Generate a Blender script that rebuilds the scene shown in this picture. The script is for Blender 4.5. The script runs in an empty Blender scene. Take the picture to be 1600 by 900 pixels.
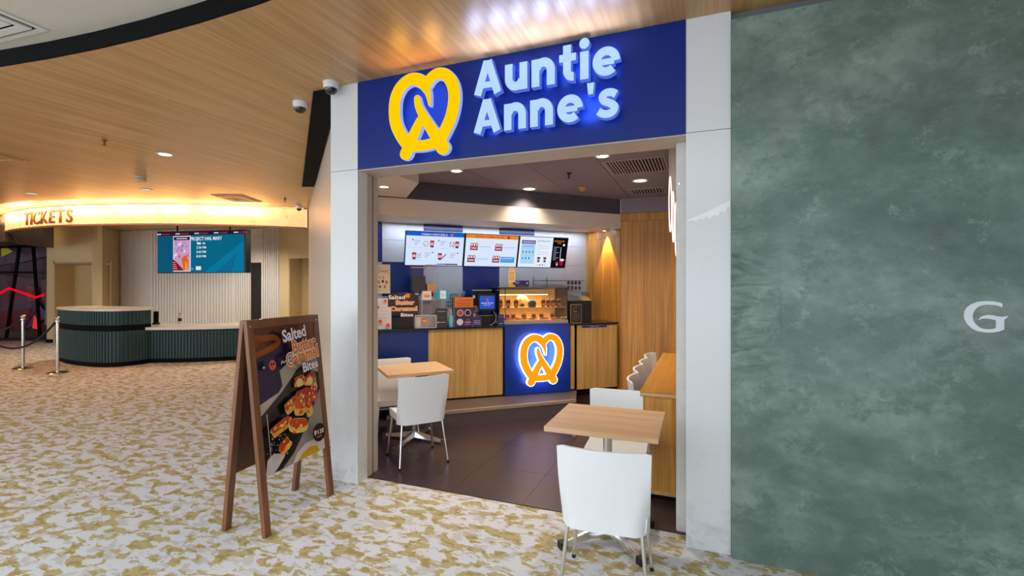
import bpy, bmesh, math, random
from math import sin, cos, pi, radians as R
from mathutils import Vector, Matrix

random.seed(7)
C = bpy.context.scene.collection

# ------------------------------------------------------------------ camera, light, exposure
# world axes: +X runs along the shop front to the right, +Y goes into the shop, floor at z = 0
YAW = 21.7
cam_d = bpy.data.cameras.new('camera'); cam = bpy.data.objects.new('camera', cam_d); C.objects.link(cam)
cam.location = (0, 0, 1.62); cam.rotation_euler = (R(90), 0, R(YAW))
cam_d.sensor_width = 36; cam_d.lens = 36 * 750 / 1600; cam_d.shift_y = -5 / 1600
cam_d.clip_start = .05; cam_d.clip_end = 200
bpy.context.scene.camera = cam

vs = bpy.context.scene.view_settings
vs.view_transform = 'Standard'; vs.look = 'None'; vs.gamma = 1; vs.use_curve_mapping = False
vs.exposure = 0.0

w = bpy.data.worlds.new('world'); bpy.context.scene.world = w; w.use_nodes = True
bg = w.node_tree.nodes['Background']; bg.inputs[0].default_value = (.80, .88, 1, 1); bg.inputs[1].default_value = .75

def area(name, loc, rot, sx, sy, power, col):
    l = bpy.data.lights.new(name, 'AREA'); l.shape = 'RECTANGLE'; l.size = sx; l.size_y = sy
    l.energy = power; l.color = col
    o = bpy.data.objects.new(name, l); C.objects.link(o); o.location = loc; o.rotation_euler = rot
    return o
def spot(name, loc, power, col, size=100, blend=.6, radius=.05, rot=(0, 0, 0)):
    l = bpy.data.lights.new(name, 'SPOT'); l.energy = power; l.color = col
    l.spot_size = R(size); l.spot_blend = blend; l.shadow_soft_size = radius
    o = bpy.data.objects.new(name, l); C.objects.link(o); o.location = loc; o.rotation_euler = rot
    return o
# daylight from the window front behind the viewer
area('window_daylight', (-3, -6.0, 1.25), (R(88), 0, 0), 16, 2.4, 300, (.74, .86, 1))
area('window_daylight', (-13.5, -3.0, 1.9), (R(90), 0, R(-35)), 9, 3.0, 190, (.86, .92, 1))

# added fill light under the white ceiling, above and behind the viewer
area('overhead_fill_light', (-4.0, -1.6, 3.36), (0, 0, 0), 9, 3.4, 225, (.86, .93, 1))

# ------------------------------------------------------------------ materials
MC = {}
def hexc(h):
    h = h.lstrip('#'); f = lambda c: (c / 12.92 if c <= .04045 else ((c + .055) / 1.055) ** 2.4)
    return tuple(f(int(h[i:i + 2], 16) / 255) for i in (0, 2, 4)) + (1,)
def setin(b, k, v):
    if k in b.inputs: b.inputs[k].default_value = v
def plain(name, col, rough=.5, metal=0, emit=0, alpha=1, spec=None, coat=0, noise=.06, scale=14, bump=0):
    """principled material, the colour gently broken up by noise"""
    if name in MC: return MC[name]
    if isinstance(col, str): col = hexc(col)
    m = bpy.data.materials.new(name); m.use_nodes = True; nt = m.node_tree; b = nt.nodes['Principled BSDF']
    setin(b, 'Base Color', col); setin(b, 'Roughness', rough); setin(b, 'Metallic', metal)
    if spec is not None: setin(b, 'Specular IOR Level', spec)
    if coat: setin(b, 'Coat Weight', coat); setin(b, 'Coat Roughness', .1)
    if emit:
        setin(b, 'Base Color', tuple(c * .08 for c in col[:3]) + (1,)); setin(b, 'Specular IOR Level', 0.0)
        setin(b, 'Emission Color', col); setin(b, 'Emission Strength', emit)
    elif noise:
        tc = nt.nodes.new('ShaderNodeTexCoord'); n = nt.nodes.new('ShaderNodeTexNoise'); n.inputs['Scale'].default_value = scale
        n.inputs['Detail'].default_value = 5
        mp = nt.nodes.new('ShaderNodeMapRange'); mp.inputs[3].default_value = 1 - noise * 2; mp.inputs[4].default_value = 1 + noise * 2
        mx = nt.nodes.new('ShaderNodeMix'); mx.data_type = 'RGBA'; mx.blend_type = 'MULTIPLY'; mx.inputs[0].default_value = 1
        nt.links.new(tc.outputs['Object'], n.inputs['Vector']); nt.links.new(n.outputs['Fac'], mp.inputs[0])
        mx.inputs[6].default_value = col; nt.links.new(mp.outputs[0], mx.inputs[7]); nt.links.new(mx.outputs[2], b.inputs['Base Color'])
        if bump:
            bp = nt.nodes.new('ShaderNodeBump'); bp.inputs['Strength'].default_value = bump; bp.inputs['Distance'].default_value = .01
            nt.links.new(n.outputs['Fac'], bp.inputs['Height']); nt.links.new(bp.outputs[0], b.inputs['Normal'])
    if alpha < 1:
        setin(b, 'Alpha', alpha)
    MC[name] = m; return m
def flat(hexcol, emit=0, rough=.5):
    return plain(f'print_{hexcol}_{emit}', hexcol, rough, emit=emit, noise=.0)
def glass(name, col=(.9, .95, .95, 1), rough=.02, mixf=.12):
    """thin clear pane: mostly transparent with a clear-coat reflection"""
    if name in MC: return MC[name]
    m = bpy.data.materials.new(name); m.use_nodes = True; nt = m.node_tree; out = nt.nodes['Material Output']
    nt.nodes.remove(nt.nodes['Principled BSDF'])
    t = nt.nodes.new('ShaderNodeBsdfTransparent'); t.inputs[0].default_value = col
    g = nt.nodes.new('ShaderNodeBsdfGlossy'); g.inputs['Roughness'].default_value = rough
    fr = nt.nodes.new('ShaderNodeFresnel'); fr.inputs[0].default_value = 1.3
    ad = nt.nodes.new('ShaderNodeMath'); ad.operation = 'ADD'; ad.inputs[1].default_value = mixf * .3
    nt.links.new(fr.outputs[0], ad.inputs[0])
    mx = nt.nodes.new('ShaderNodeMixShader'); nt.links.new(ad.outputs[0], mx.inputs[0])
    nt.links.new(t.outputs[0], mx.inputs[1]); nt.links.new(g.outputs[0], mx.inputs[2]); nt.links.new(mx.outputs[0], out.inputs[0])
    MC[name] = m; return m
def wood(name, c1, c2, c3, axis='z', rough=.45, fine=1.0, coat=0, obj_rand=.12):
    """laminate: grain streaks stretched along one axis"""
    if name in MC: return MC[name]
    m = bpy.data.materials.new(name); m.use_nodes = True; nt = m.node_tree; b = nt.nodes['Principled BSDF']
    L = nt.links.new; N = nt.nodes.new
    tc = N('ShaderNodeTexCoord'); mp = N('ShaderNodeMapping'); L(tc.outputs['Object'], mp.inputs[0])
    oi = N('ShaderNodeObjectInfo'); ad = N('ShaderNodeVectorMath'); ad.operation = 'ADD'; cmb = N('ShaderNodeCombineXYZ')
    mu = N('ShaderNodeMath'); mu.operation = 'MULTIPLY'; mu.inputs[1].default_value = 37 if obj_rand else 0
    L(oi.outputs['Random'], mu.inputs[0])
    for i in range(3): L(mu.outputs[0], cmb.inputs[i])
    L(mp.outputs[0], ad.inputs[0]); L(cmb.outputs[0], ad.inputs[1])
    s = {'x': (.035, 1, 1), 'y': (1, .035, 1), 'z': (1, 1, .035)}[axis]
    mp.inputs['Scale'].default_value = tuple(v * fine for v in s)
    n1 = N('ShaderNodeTexNoise'); n1.inputs['Scale'].default_value = 26; n1.inputs['Detail'].default_value = 6; n1.inputs['Roughness'].default_value = .65
    n2 = N('ShaderNodeTexNoise'); n2.inputs['Scale'].default_value = 7; n2.inputs['Detail'].default_value = 3; n2.inputs['Distortion'].default_value = .6
    L(ad.outputs[0], n1.inputs['Vector']); L(ad.outputs[0], n2.inputs['Vector'])
    r1 = N('ShaderNodeValToRGB'); r1.color_ramp.elements[0].color = hexc(c1); r1.color_ramp.elements[1].color = hexc(c2)
    r1.color_ramp.elements[0].position = .36; r1.color_ramp.elements[1].position = .6
    L(n2.outputs['Fac'], r1.inputs[0])
    r2 = N('ShaderNodeValToRGB'); r2.color_ramp.elements[0].position = .35; r2.color_ramp.elements[1].position = .62
    r2.color_ramp.elements[0].color = (1, 1, 1, 1); r2.color_ramp.elements[1].color = (0, 0, 0, 1)
    L(n1.outputs['Fac'], r2.inputs[0])
    f = N('ShaderNodeMath'); f.operation = 'MULTIPLY'; f.inputs[1].default_value = .75; L(r2.outputs[0], f.inputs[0])
    mx = N('ShaderNodeMix'); mx.data_type = 'RGBA'; L(f.outputs[0], mx.inputs[0]); L(r1.outputs[0], mx.inputs[6]); mx.inputs[7].default_value = hexc(c3)
    last = mx.outputs[2]
    if obj_rand:
        mr = N('ShaderNodeMapRange'); mr.inputs[3].default_value = 1 - obj_rand; mr.inputs[4].default_value = 1 + obj_rand
        L(oi.outputs['Random'], mr.inputs[0])
        m2 = N('ShaderNodeMix'); m2.data_type = 'RGBA'; m2.blend_type = 'MULTIPLY'; m2.inputs[0].default_value = 1
        L(last, m2.inputs[6]); L(mr.outputs[0], m2.inputs[7]); last = m2.outputs[2]
    L(last, b.inputs['Base Color']); setin(b, 'Roughness', rough)
    bp = N('ShaderNodeBump'); bp.inputs['Strength'].default_value = .08; bp.inputs['Distance'].default_value = .01
    L(n1.outputs['Fac'], bp.inputs['Height']); L(bp.outputs[0], b.inputs['Normal'])
    if coat: setin(b, 'Coat Weight', coat); setin(b, 'Coat Roughness', .15)
    MC[name] = m; return m

M_ceilwood = wood('ceiling_wood_laminate', '#c29864', '#d0a672', '#a67f4e', 'y', rough=.32, fine=.9, obj_rand=0)
M_plank = wood('golden_plank_wood', '#c88a34', '#daa046', '#9b6520', 'z', rough=.42, fine=1.0)
M_cab = wood('counter_front_wood', '#c99b57', '#d4a963', '#b07f3e', 'z', rough=.45, fine=1.5, obj_rand=.03)
M_tabletop = wood('table_top_wood', '#dcb489', '#e4be95', '#c69c6f', 'x', rough=.4, fine=1.2, obj_rand=.03)
M_bartop = wood('bar_top_wood', '#c08434', '#cf9542', '#a86f28', 'y', rough=.3, fine=.8, obj_rand=.03)
M_brown = wood('brown_varnished_wood', '#7d4f31', '#8d5b39', '#64402a', 'z', rough=.4, fine=1.4, obj_rand=.05)
M_white = plain('white_chair_plastic', '#eff0f1', .32, noise=.01)
M_chrome = plain('chrome', (.78, .78, .78, 1), .16, 1, noise=.02)
M_steel = plain('brushed_steel', (.62, .62, .6, 1), .28, 1, noise=.04)
M_black = plain('black_plastic', '#101012', .4, noise=.05)
M_blackm = plain('matt_black', '#08080a', .8, noise=.05, spec=.15)
M_navy = plain('navy_gloss_panel', '#10307e', .28, noise=.03, scale=3)
M_signblue = plain('sign_blue_panel', '#05287c', .42, noise=.03, scale=3, spec=.3)
M_beige = plain('beige_plaster', '#d8c9ab', .7, noise=.02, scale=3)
M_soffit = plain('cream_soffit', '#e0d2c2', .6, noise=.02, scale=3)
M_grey = plain('grey_purple_ceiling', '#8e8590', .7, noise=.03, scale=3)
M_darkband = plain('dark_grey_band', '#4f4a52', .6, noise=.03, scale=3)
M_offwhite = plain('off_white_paint', '#d9d8d2', .6, noise=.02, scale=3)
M_green = plain('dark_green_fluting', '#24403f', .5, noise=.15, scale=20)
M_worktop = plain('black_worktop', '#15151c', .25, noise=.1, scale=40)
M_marble = plain('white_marble_top', '#dad4c9', .25, noise=.06, scale=5)

# ------------------------------------------------------------------ mesh helpers
def tag(o, label=None, cat=None, group=None, kind=None):
    if label: o['label'] = label
    if cat: o['category'] = cat
    if group: o['group'] = group
    if kind: o['kind'] = kind
    return o
def thing(name, label, cat, loc=(0, 0, 0), rz=0, group=None):
    o = bpy.data.objects.new(name, None); C.objects.link(o); o.empty_display_size = .1
    o.location = loc; o.rotation_euler = (0, 0, R(rz)); tag(o, label, cat, group); return o
def obj(name, bm, mats, parent=None, smooth=False, bev=0, label=None):
    me = bpy.data.meshes.new(name)
    if bev:
        eds = [e for e in bm.edges if len(e.link_faces) == 2 and e.calc_face_angle(0) > .7]
        bmesh.ops.bevel(bm, geom=eds, offset=bev, segments=2, affect='EDGES', clamp_overlap=True)
    bm.normal_update()
    bm.to_mesh(me); bm.free()
    for m in (mats if isinstance(mats, (list, tuple)) else [mats]): me.materials.append(m)
    if smooth:
        for p in me.polygons: p.use_smooth = True
        try: me.set_sharp_from_angle(angle=R(38))
        except Exception: pass
    o = bpy.data.objects.new(name, me); C.objects.link(o)
    if parent: o.parent = parent
    if label: o['label'] = label
    return o
def struct(name, bm, mats, parent=None, **k):
    o = obj(name, bm, mats, parent, **k)
    if not parent: o['kind'] = 'structure'
    return o
def B(): return bmesh.new()
def quadface(bm, pts, mi=0):
    f = bm.faces.new([bm.verts.new(p) for p in pts]); f.material_index = mi; return f
def box(bm, x0, x1, y0, y1, z0, z1, mi=0, M=None):
    co = [(x0, y0, z0), (x1, y0, z0), (x1, y1, z0), (x0, y1, z0), (x0, y0, z1), (x1, y0, z1), (x1, y1, z1), (x0, y1, z1)]
    if M is not None: co = [M @ Vector(c) for c in co]
    v = [bm.verts.new(c) for c in co]
    for f in ((3, 2, 1, 0), (4, 5, 6, 7), (0, 1, 5, 4), (1, 2, 6, 5), (2, 3, 7, 6), (3, 0, 4, 7)):
        bm.faces.new([v[i] for i in f]).material_index = mi
    return bm
def bx(*a, **k): return box(B(), *a, **k)
def prism(bm, pts, z0, z1, mi=0):
    """pts: counter-clockwise outline in plan"""
    lo = [bm.verts.new((p[0], p[1], z0)) for p in pts]; hi = [bm.verts.new((p[0], p[1], z1)) for p in pts]
    bm.faces.new(hi).material_index = mi; bm.faces.new(lo[::-1]).material_index = mi
    for i in range(len(pts)):
        j = (i + 1) % len(pts); bm.faces.new((lo[i], lo[j], hi[j], hi[i])).material_index = mi
    return bm
def ribbon_wall(bm, pts, thick, z0, z1, mi=0):
    """an upright strip that follows an open line in plan; thickness to its left"""
    nrm = []
    for i in range(len(pts)):
        a = Vector(pts[max(i - 1, 0)]); b = Vector(pts[min(i + 1, len(pts) - 1)]); d = (b - a).normalized()
        nrm.append(Vector((-d.y, d.x)))
    q = [Vector(p) + n * thick for p, n in zip(pts, nrm)]
    for i in range(len(pts) - 1):
        a, b, c, d = Vector(pts[i]), Vector(pts[i + 1]), q[i + 1], q[i]
        lo = [bm.verts.new((*p, z0)) for p in (a, b, c, d)]; hi = [bm.verts.new((*p, z1)) for p in (a, b, c, d)]
        bm.faces.new(hi); bm.faces.new(lo[::-1]); bm.faces.new((lo[0], lo[1], hi[1], hi[0])); bm.faces.new((lo[2], lo[3], hi[3], hi[2]))
        if i == 0: bm.faces.new((lo[3], lo[0], hi[0], hi[3]))
        if i == len(pts) - 2: bm.faces.new((lo[1], lo[2], hi[2], hi[1]))
    return bm
def tube(bm, pts, r, n=10, mi=0, closed=False, r2=None):
    pts = [Vector(p) for p in pts]; rings = []; N = len(pts); up = None
    for i, p in enumerate(pts):
        a = pts[(i - 1) % N] if (closed or i) else p; b = pts[(i + 1) % N] if (closed or i < N - 1) else p
        d = (b - a).normalized()
        if up is None:
            up = Vector((0, 0, 1)) if abs(d.z) < .9 else Vector((1, 0, 0))
        s = d.cross(up).normalized(); up = s.cross(d).normalized()
        rr = r if r2 is None else r + (r2 - r) * i / (N - 1)
        rings.append([bm.verts.new(p + s * rr * cos(2 * pi * k / n) + up * rr * sin(2 * pi * k / n)) for k in range(n)])
    for i in range(N if closed else N - 1):
        A, Bq = rings[i], rings[(i + 1) % N]
        for k in range(n): bm.faces.new((A[k], Bq[k], Bq[(k + 1) % n], A[(k + 1) % n])).material_index = mi
    if not closed:
        bm.faces.new(rings[0]).material_index = mi; bm.faces.new(rings[-1][::-1]).material_index = mi
    bmesh.ops.recalc_face_normals(bm, faces=bm.faces)
    return bm
def lathe(bm, prof, n=24, cx=0, cy=0, mi=0, M=None):
    """prof: list of (radius, z)"""
    rings = []
    for r, z in prof:
        ring = []
        for k in range(n):
            c = Vector((cx + r * cos(2 * pi * k / n), cy + r * sin(2 * pi * k / n), z))
            ring.append(bm.verts.new(M @ c if M is not None else c))
        rings.append(ring)
    for i in range(len(rings) - 1):
        for k in range(n): bm.faces.new((rings[i][k], rings[i][(k + 1) % n], rings[i + 1][(k + 1) % n], rings[i + 1][k])).material_index = mi
    bm.faces.new(rings[0][::-1]).material_index = mi; bm.faces.new(rings[-1]).material_index = mi
    return bm
def smoothline(pts, closed=False, sub=8):
    P = [Vector(p) for p in pts]; out = []; N = len(P)
    for i in range(N if closed else N - 1):
        if closed: p0, p1, p2, p3 = P[(i - 1) % N], P[i], P[(i + 1) % N], P[(i + 2) % N]
        else: p0, p1, p2, p3 = P[max(i - 1, 0)], P[i], P[i + 1], P[min(i + 2, N - 1)]
        for k in range(sub):
            t = k / sub
            out.append(.5 * ((2 * p1) + (-p0 + p2) * t + (2 * p0 - 5 * p1 + 4 * p2 - p3) * t * t + (-p0 + 3 * p1 - 3 * p2 + p3) * t ** 3))
    if not closed: out.append(P[-1])
    return out
# basis for flat work: canvas x -> right, canvas y -> up, canvas z -> towards the viewer
def basis(origin, right, normal, up=(0, 0, 1)):
    r, u, nn = Vector(right).normalized(), Vector(up).normalized(), Vector(normal).normalized()
    return Matrix(((r.x, u.x, nn.x, origin[0]), (r.y, u.y, nn.y, origin[1]), (r.z, u.z, nn.z, origin[2]), (0, 0, 0, 1)))
FRONT = lambda x, y, z: basis((x, y, z), (1, 0, 0), (0, -1, 0))
def stroke(bm, pts, width, z0, z1, M, cap='round', grow=0, mi=0, w_end=None):
    """a pen stroke of given width along 2D points, extruded z0..z1"""
    P = [Vector(p) for p in pts]; N = len(P); L, Rr = [], []
    for i in range(N):
        a, b = P[max(i - 1, 0)], P[min(i + 1, N - 1)]; d = (b - a).normalized(); n = Vector((-d.y, d.x))
        ww = width if w_end is None else width + (w_end - width) * i / (N - 1)
        hw = ww / 2 + grow; p = P[i]
        if cap != 'round' and i == 0: p = p - d * grow
        if cap != 'round' and i == N - 1: p = p + d * grow
        L.append(p + n * hw); Rr.append(p - n * hw)
        if i == 0: d0, h0 = d, hw
        if i == N - 1: d1, h1 = d, hw
    out = list(Rr)
    if cap == 'round':
        a0 = math.atan2(-d1.x, d1.y)   # angle of right normal
        ang = math.atan2((Rr[-1] - P[-1]).y, (Rr[-1] - P[-1]).x)
        out += [P[-1] + Vector((cos(ang + pi * k / 8), sin(ang + pi * k / 8))) * h1 for k in range(1, 8)]
    out += L[::-1]
    if cap == 'round':
        ang = math.atan2((L[0] - P[0]).y, (L[0] - P[0]).x)
        out += [P[0] + Vector((cos(ang + pi * k / 8), sin(ang + pi * k / 8))) * h0 for k in range(1, 8)]
    # faces: strip quads on front and back, wall around the outline
    def V(p, z): return bm.verts.new(M @ Vector((p.x, p.y, z)))
    for z, flip in ((z1, False), (z0, True)):
        for i in range(N - 1):
            q = [V(Rr[i], z), V(Rr[i + 1], z), V(L[i + 1], z), V(L[i], z)]
            bm.faces.new(q[::-1] if flip else q).material_index = mi
        if cap == 'round':
            for c, rr, st in ((P[-1], h1, Rr[-1]), (P[0], h0, L[0])):
                ang = math.atan2((st - c).y, (st - c).x)
                fan = [V(c + Vector((cos(ang + pi * k / 8), sin(ang + pi * k / 8))) * rr, z) for k in range(9)]
                bm.faces.new(fan[::-1] if flip else fan).material_index = mi
    K = len(out)
    for i in range(K):
        a, b = out[i], out[(i + 1) % K]
        if (a - b).length < 1e-6: continue
        bm.faces.new((V(a, z0), V(b, z0), V(b, z1), V(a, z1))).material_index = mi
def ngon(bm, pts, z0, z1, M, mi=0):
    """flat polygon (ccw) with thickness"""
    hi = [bm.verts.new(M @ Vector((p[0], p[1], z1))) for p in pts]
    f = bm.faces.new(hi); f.material_index = mi
    if z1 - z0 > 1e-4:
        lo = [bm.verts.new(M @ Vector((p[0], p[1], z0))) for p in pts]
        bm.faces.new(lo[::-1]).material_index = mi
        for i in range(len(pts)):
            j = (i + 1) % len(pts)
            q = [bm.verts.new(M @ Vector((*p, z))) for p, z in ((pts[i][:2], z0), (pts[j][:2], z0), (pts[j][:2], z1), (pts[i][:2], z1))]
            bm.faces.new(q).material_index = mi
_tc = {}
def textmesh(s, bold=0.0, extrude=0.0):
    """the word as (verts, faces, width), cap height about .73 of size 1"""
    k = (s, bold, extrude)
    if k in _tc: return _tc[k]
    cu = bpy.data.curves.new('txt', 'FONT'); cu.body = s; cu.size = 1; cu.offset = bold; cu.extrude = extrude; cu.resolution_u = 3
    o = bpy.data.objects.new('txt', cu); C.objects.link(o)
    bpy.context.view_layer.update()
    me = bpy.data.meshes.new_from_object(o.evaluated_get(bpy.context.evaluated_depsgraph_get()))
    vs_ = [v.co.copy() for v in me.vertices]; fs = [tuple(p.vertices) for p in me.polygons]
    bpy.data.objects.remove(o); bpy.data.curves.remove(cu); bpy.data.meshes.remove(me)
    x0 = min([v.x for v in vs_], default=0); x1 = max([v.x for v in vs_], default=1)
    _tc[k] = (vs_, fs, x0, x1); return _tc[k]
def text(bm, s, x, y, width, height, M, z=0, bold=0, mi=0, extrude=0, rot=0, align='l'):
    """fit a word into width x cap height at (x, y) baseline left"""
    v, f, x0, x1 = textmesh(s, bold, extrude)
    sy = height / .73; sx = (width / max(x1 - x0, 1e-3)) if width else sy
    ca, sa = cos(R(rot)), sin(R(rot)); nv = []
    for c in v:
        a = (c.x - x0) * sx; b = c.y * sy
        if align == 'c': a -= (x1 - x0) * sx / 2
        nv.append(bm.verts.new(M @ Vector((x + a * ca - b * sa, y + a * sa + b * ca, z + c.z))))
    for q in f:
        try: bm.faces.new([nv[i] for i in q]).material_index = mi
        except ValueError: pass
class Art:
    """flat print: coloured shapes stacked a hair apart on one sheet"""
    def __init__(s, M, emit=0, step=.0005, rough=.5):
        s.bm = B(); s.M = M; s.cols = []; s.k = 0; s.emit = emit; s.step = step; s.rough = rough
    def c(s, col):
        if col not in s.cols: s.cols.append(col)
        return s.cols.index(col)
    def z(s): s.k += 1; return s.k * s.step
    def poly(s, pts, col):
        ar = sum(pts[i][0] * pts[(i + 1) % len(pts)][1] - pts[(i + 1) % len(pts)][0] * pts[i][1] for i in range(len(pts)))
        if ar < 0: pts = pts[::-1]
        ngon(s.bm, pts, 0, 0, s.M @ Matrix.Translation((0, 0, s.z())), s.c(col)); return s
    def rect(s, x0, y0, x1, y1, col): return s.poly([(x0, y0), (x1, y0), (x1, y1), (x0, y1)], col)
    def ell(s, x, y, rx, ry, col, n=18, rot=0):
        ca, sa = cos(R(rot)), sin(R(rot))
        return s.poly([(x + rx * cos(2 * pi * k / n) * ca - ry * sin(2 * pi * k / n) * sa, y + rx * cos(2 * pi * k / n) * sa + ry * sin(2 * pi * k / n) * ca) for k in range(n)], col)
    def line(s, pts, wd, col, sub=5):
        z = s.z(); stroke(s.bm, smoothline([Vector(p) for p in pts], sub=sub) if len(pts) > 2 else pts, wd, z, z, s.M, 'butt', mi=s.c(col)); return s
    def txt(s, t, x, y, w_, h, col, bold=0, rot=0, align='l'):
        text(s.bm, t, x, y, w_, h, s.M, s.z(), bold, s.c(col), rot=rot, align=align); return s
    def done(s, name, parent=None, label=None):
        return obj(name, s.bm, [flat(c, s.emit, s.rough) for c in s.cols], parent, label=label)
def copy_tree(root, loc, rz, label=None, group=None):
    r = root.copy(); C.objects.link(r); r.location = loc; r.rotation_euler = (0, 0, R(rz))
    if label: r['label'] = label
    if group: r['group'] = group
    for ch in list(root.children):
        c = ch.copy(); C.objects.link(c); c.parent = r
        for g in list(ch.children):
            d = g.copy(); C.objects.link(d); d.parent = c
    return r

CEIL = 3.26      # timber ceiling
IN = 2.82        # shop ceiling
# ------------------------------------------------------------------ floor
def carpet_mat():
    m = bpy.data.materials.new('patterned_carpet'); m.use_nodes = True; nt = m.node_tree; b = nt.nodes['Principled BSDF']; N = nt.nodes.new; L = nt.links.new
    tc = N('ShaderNodeTexCoord'); mp = N('ShaderNodeMapping'); L(tc.outputs['Object'], mp.inputs[0])
    mp.inputs['Scale'].default_value = (1, 1.7, 1); mp.inputs['Rotation'].default_value = (0, 0, R(18))
    n1 = N('ShaderNodeTexNoise'); n1.inputs['Scale'].default_value = 7.4; n1.inputs['Detail'].default_value = 4.5; n1.inputs['Roughness'].default_value = .58; n1.inputs['Distortion'].default_value = .35
    n2 = N('ShaderNodeTexNoise'); n2.inputs['Scale'].default_value = 9.5; n2.inputs['Detail'].default_value = 4; n2.inputs['Distortion'].default_value = .5
    off = N('ShaderNodeVectorMath'); off.operation = 'ADD'; off.inputs[1].default_value = (31, 17, 5); L(mp.outputs[0], off.inputs[0])
    L(mp.outputs[0], n1.inputs['Vector']); L(off.outputs[0], n2.inputs['Vector'])
    def step(src, a, bb):
        r = N('ShaderNodeMapRange'); r.inputs[1].default_value = a; r.inputs[2].default_value = bb; L(src, r.inputs[0]); return r.outputs[0]
    base = N('ShaderNodeMix'); base.data_type = 'RGBA'; base.inputs[6].default_value = hexc('#dcdfe5'); base.inputs[7].default_value = hexc('#cbcbca')
    L(step(n2.outputs['Fac'], .55, .57), base.inputs[0])
    g = N('ShaderNodeMix'); g.data_type = 'RGBA'; L(base.outputs[2], g.inputs[6]); g.inputs[7].default_value = hexc('#bdb07f')
    L(step(n1.outputs['Fac'], .507, .528), g.inputs[0])
    n3 = N('ShaderNodeTexNoise'); n3.inputs['Scale'].default_value = 13; n3.inputs['Detail'].default_value = 4; L(off.outputs[0], n3.inputs['Vector'])
    g2 = N('ShaderNodeMix'); g2.data_type = 'RGBA'; L(g.outputs[2], g2.inputs[6]); g2.inputs[7].default_value = hexc('#a8985e')
    mu = N('ShaderNodeMath'); mu.operation = 'MULTIPLY'; L(step(n1.outputs['Fac'], .545, .565), mu.inputs[0]); L(step(n3.outputs['Fac'], .5, .53), mu.inputs[1])
    L(mu.outputs[0], g2.inputs[0])
    f = N('ShaderNodeTexNoise'); f.inputs['Scale'].default_value = 260; L(tc.outputs['Object'], f.inputs['Vector'])
    fm = N('ShaderNodeMapRange'); fm.inputs[3].default_value = .86; fm.inputs[4].default_value = 1.14; L(f.outputs['Fac'], fm.inputs[0])
    x = N('ShaderNodeMix'); x.data_type = 'RGBA'; x.blend_type = 'MULTIPLY'; x.inputs[0].default_value = 1; L(g2.outputs[2], x.inputs[6]); L(fm.outputs[0], x.inputs[7])
    L(x.outputs[2], b.inputs['Base Color']); setin(b, 'Roughness', .75)
    bp = N('ShaderNodeBump'); bp.inputs['Strength'].default_value = .25; bp.inputs['Distance'].default_value = .004; L(f.outputs['Fac'], bp.inputs['Height']); L(bp.outputs[0], b.inputs['Normal'])
    return m
bm = bx(-24, 8, -7, 14, -.1, 0)
struct('floor', bm, carpet_mat())['label'] = 'patterned carpet in off-white with ochre blotches'
# shop floor: dark tiles on a bed, the joints sunk
M_tile = plain('dark_brown_floor_tile', '#43363a', .3, noise=.08, scale=4)
bed = struct('floor', prism(B(), [(-2.9, 3.3), (.15, 3.3), (.15, 6.9), (-1.0, 6.9), (-1.7, 7.5), (-4.2, 4.75)], .0005, .003), plain('tile_joint', '#2b2223', .6))
bed['label'] = 'dark tiled shop floor'
def clip_poly(poly, hp):
    out = []
    for i in range(len(poly)):
        a, b = poly[i], poly[(i + 1) % len(poly)]
        da, db = hp(a), hp(b)
        if da >= 0: out.append(a)
        if da * db < 0:
            t = da / (da - db); out.append((a[0] + (b[0] - a[0]) * t, a[1] + (b[1] - a[1]) * t))
    return out
for i in range(-6, 4):
    for j in range(0, 7):
        x0 = -1.236 + .6 * i; y0 = 3.3 + .6 * j
        p = [(x0 + .001, y0 + .001), (x0 + .599, y0 + .001), (x0 + .599, y0 + .599), (x0 + .001, y0 + .599)]
        p = clip_poly(p, lambda q: .148 - q[0])
        if p: p = clip_poly(p, lambda q: 6.83 - q[1])
        if p: p = clip_poly(p, lambda q: (q[0] + 3.15) * .686 + (q[1] - 3.55) * .728)   # left wall
        if p: p = clip_poly(p, lambda q: -(-(q[0] + 2.289) * .6455 + (q[1] - 5.751) * .7638) - .02)  # up to the counter plinth
        if p and len(p) > 2:
            struct('tile', prism(B(), p, .003, .0065), M_tile, bed)

# ------------------------------------------------------------------ ceilings
ax, ay, ar = -2.95, 2.075 - 14, 14
arc = [(ax + ar * sin(R(t)), ay + ar * cos(R(t))) for t in [-80 + 2 * k for k in range(0, 66)]]   # left to right
arc = [p for p in arc if -16.5 < p[0] < 7.9]
bm = B()
for a, b in zip(arc[:-1], arc[1:]):
    prism(bm, [a, b, (b[0], 14), (a[0], 14)], CEIL, CEIL + .05)
prism(bm, [(-24, -7), (arc[0][0], -7), (arc[0][0], 14), (-24, 14)], CEIL, CEIL + .05)
wc = struct('ceiling', bm, M_ceilwood); wc['label'] = 'timber laminate ceiling with curved edge'
bm = B()
for a, b in zip(arc[:-1], arc[1:]):
    prism(bm, [(a[0], min(-7, a[1] - 1)), (b[0], min(-7, b[1] - 1)), b, a], 3.38, 3.42)
struct('ceiling', bm, plain('white_ceiling_paint', '#d3ccc0', .8, noise=.02, scale=2))['label'] = 'white recessed ceiling inside the curved edge'
bm = ribbon_wall(B(), arc, -.015, 3.2605, 3.379)
struct('trim_1', bm, M_blackm)['label'] = 'black curved fascia between the white and timber ceilings'
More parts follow.
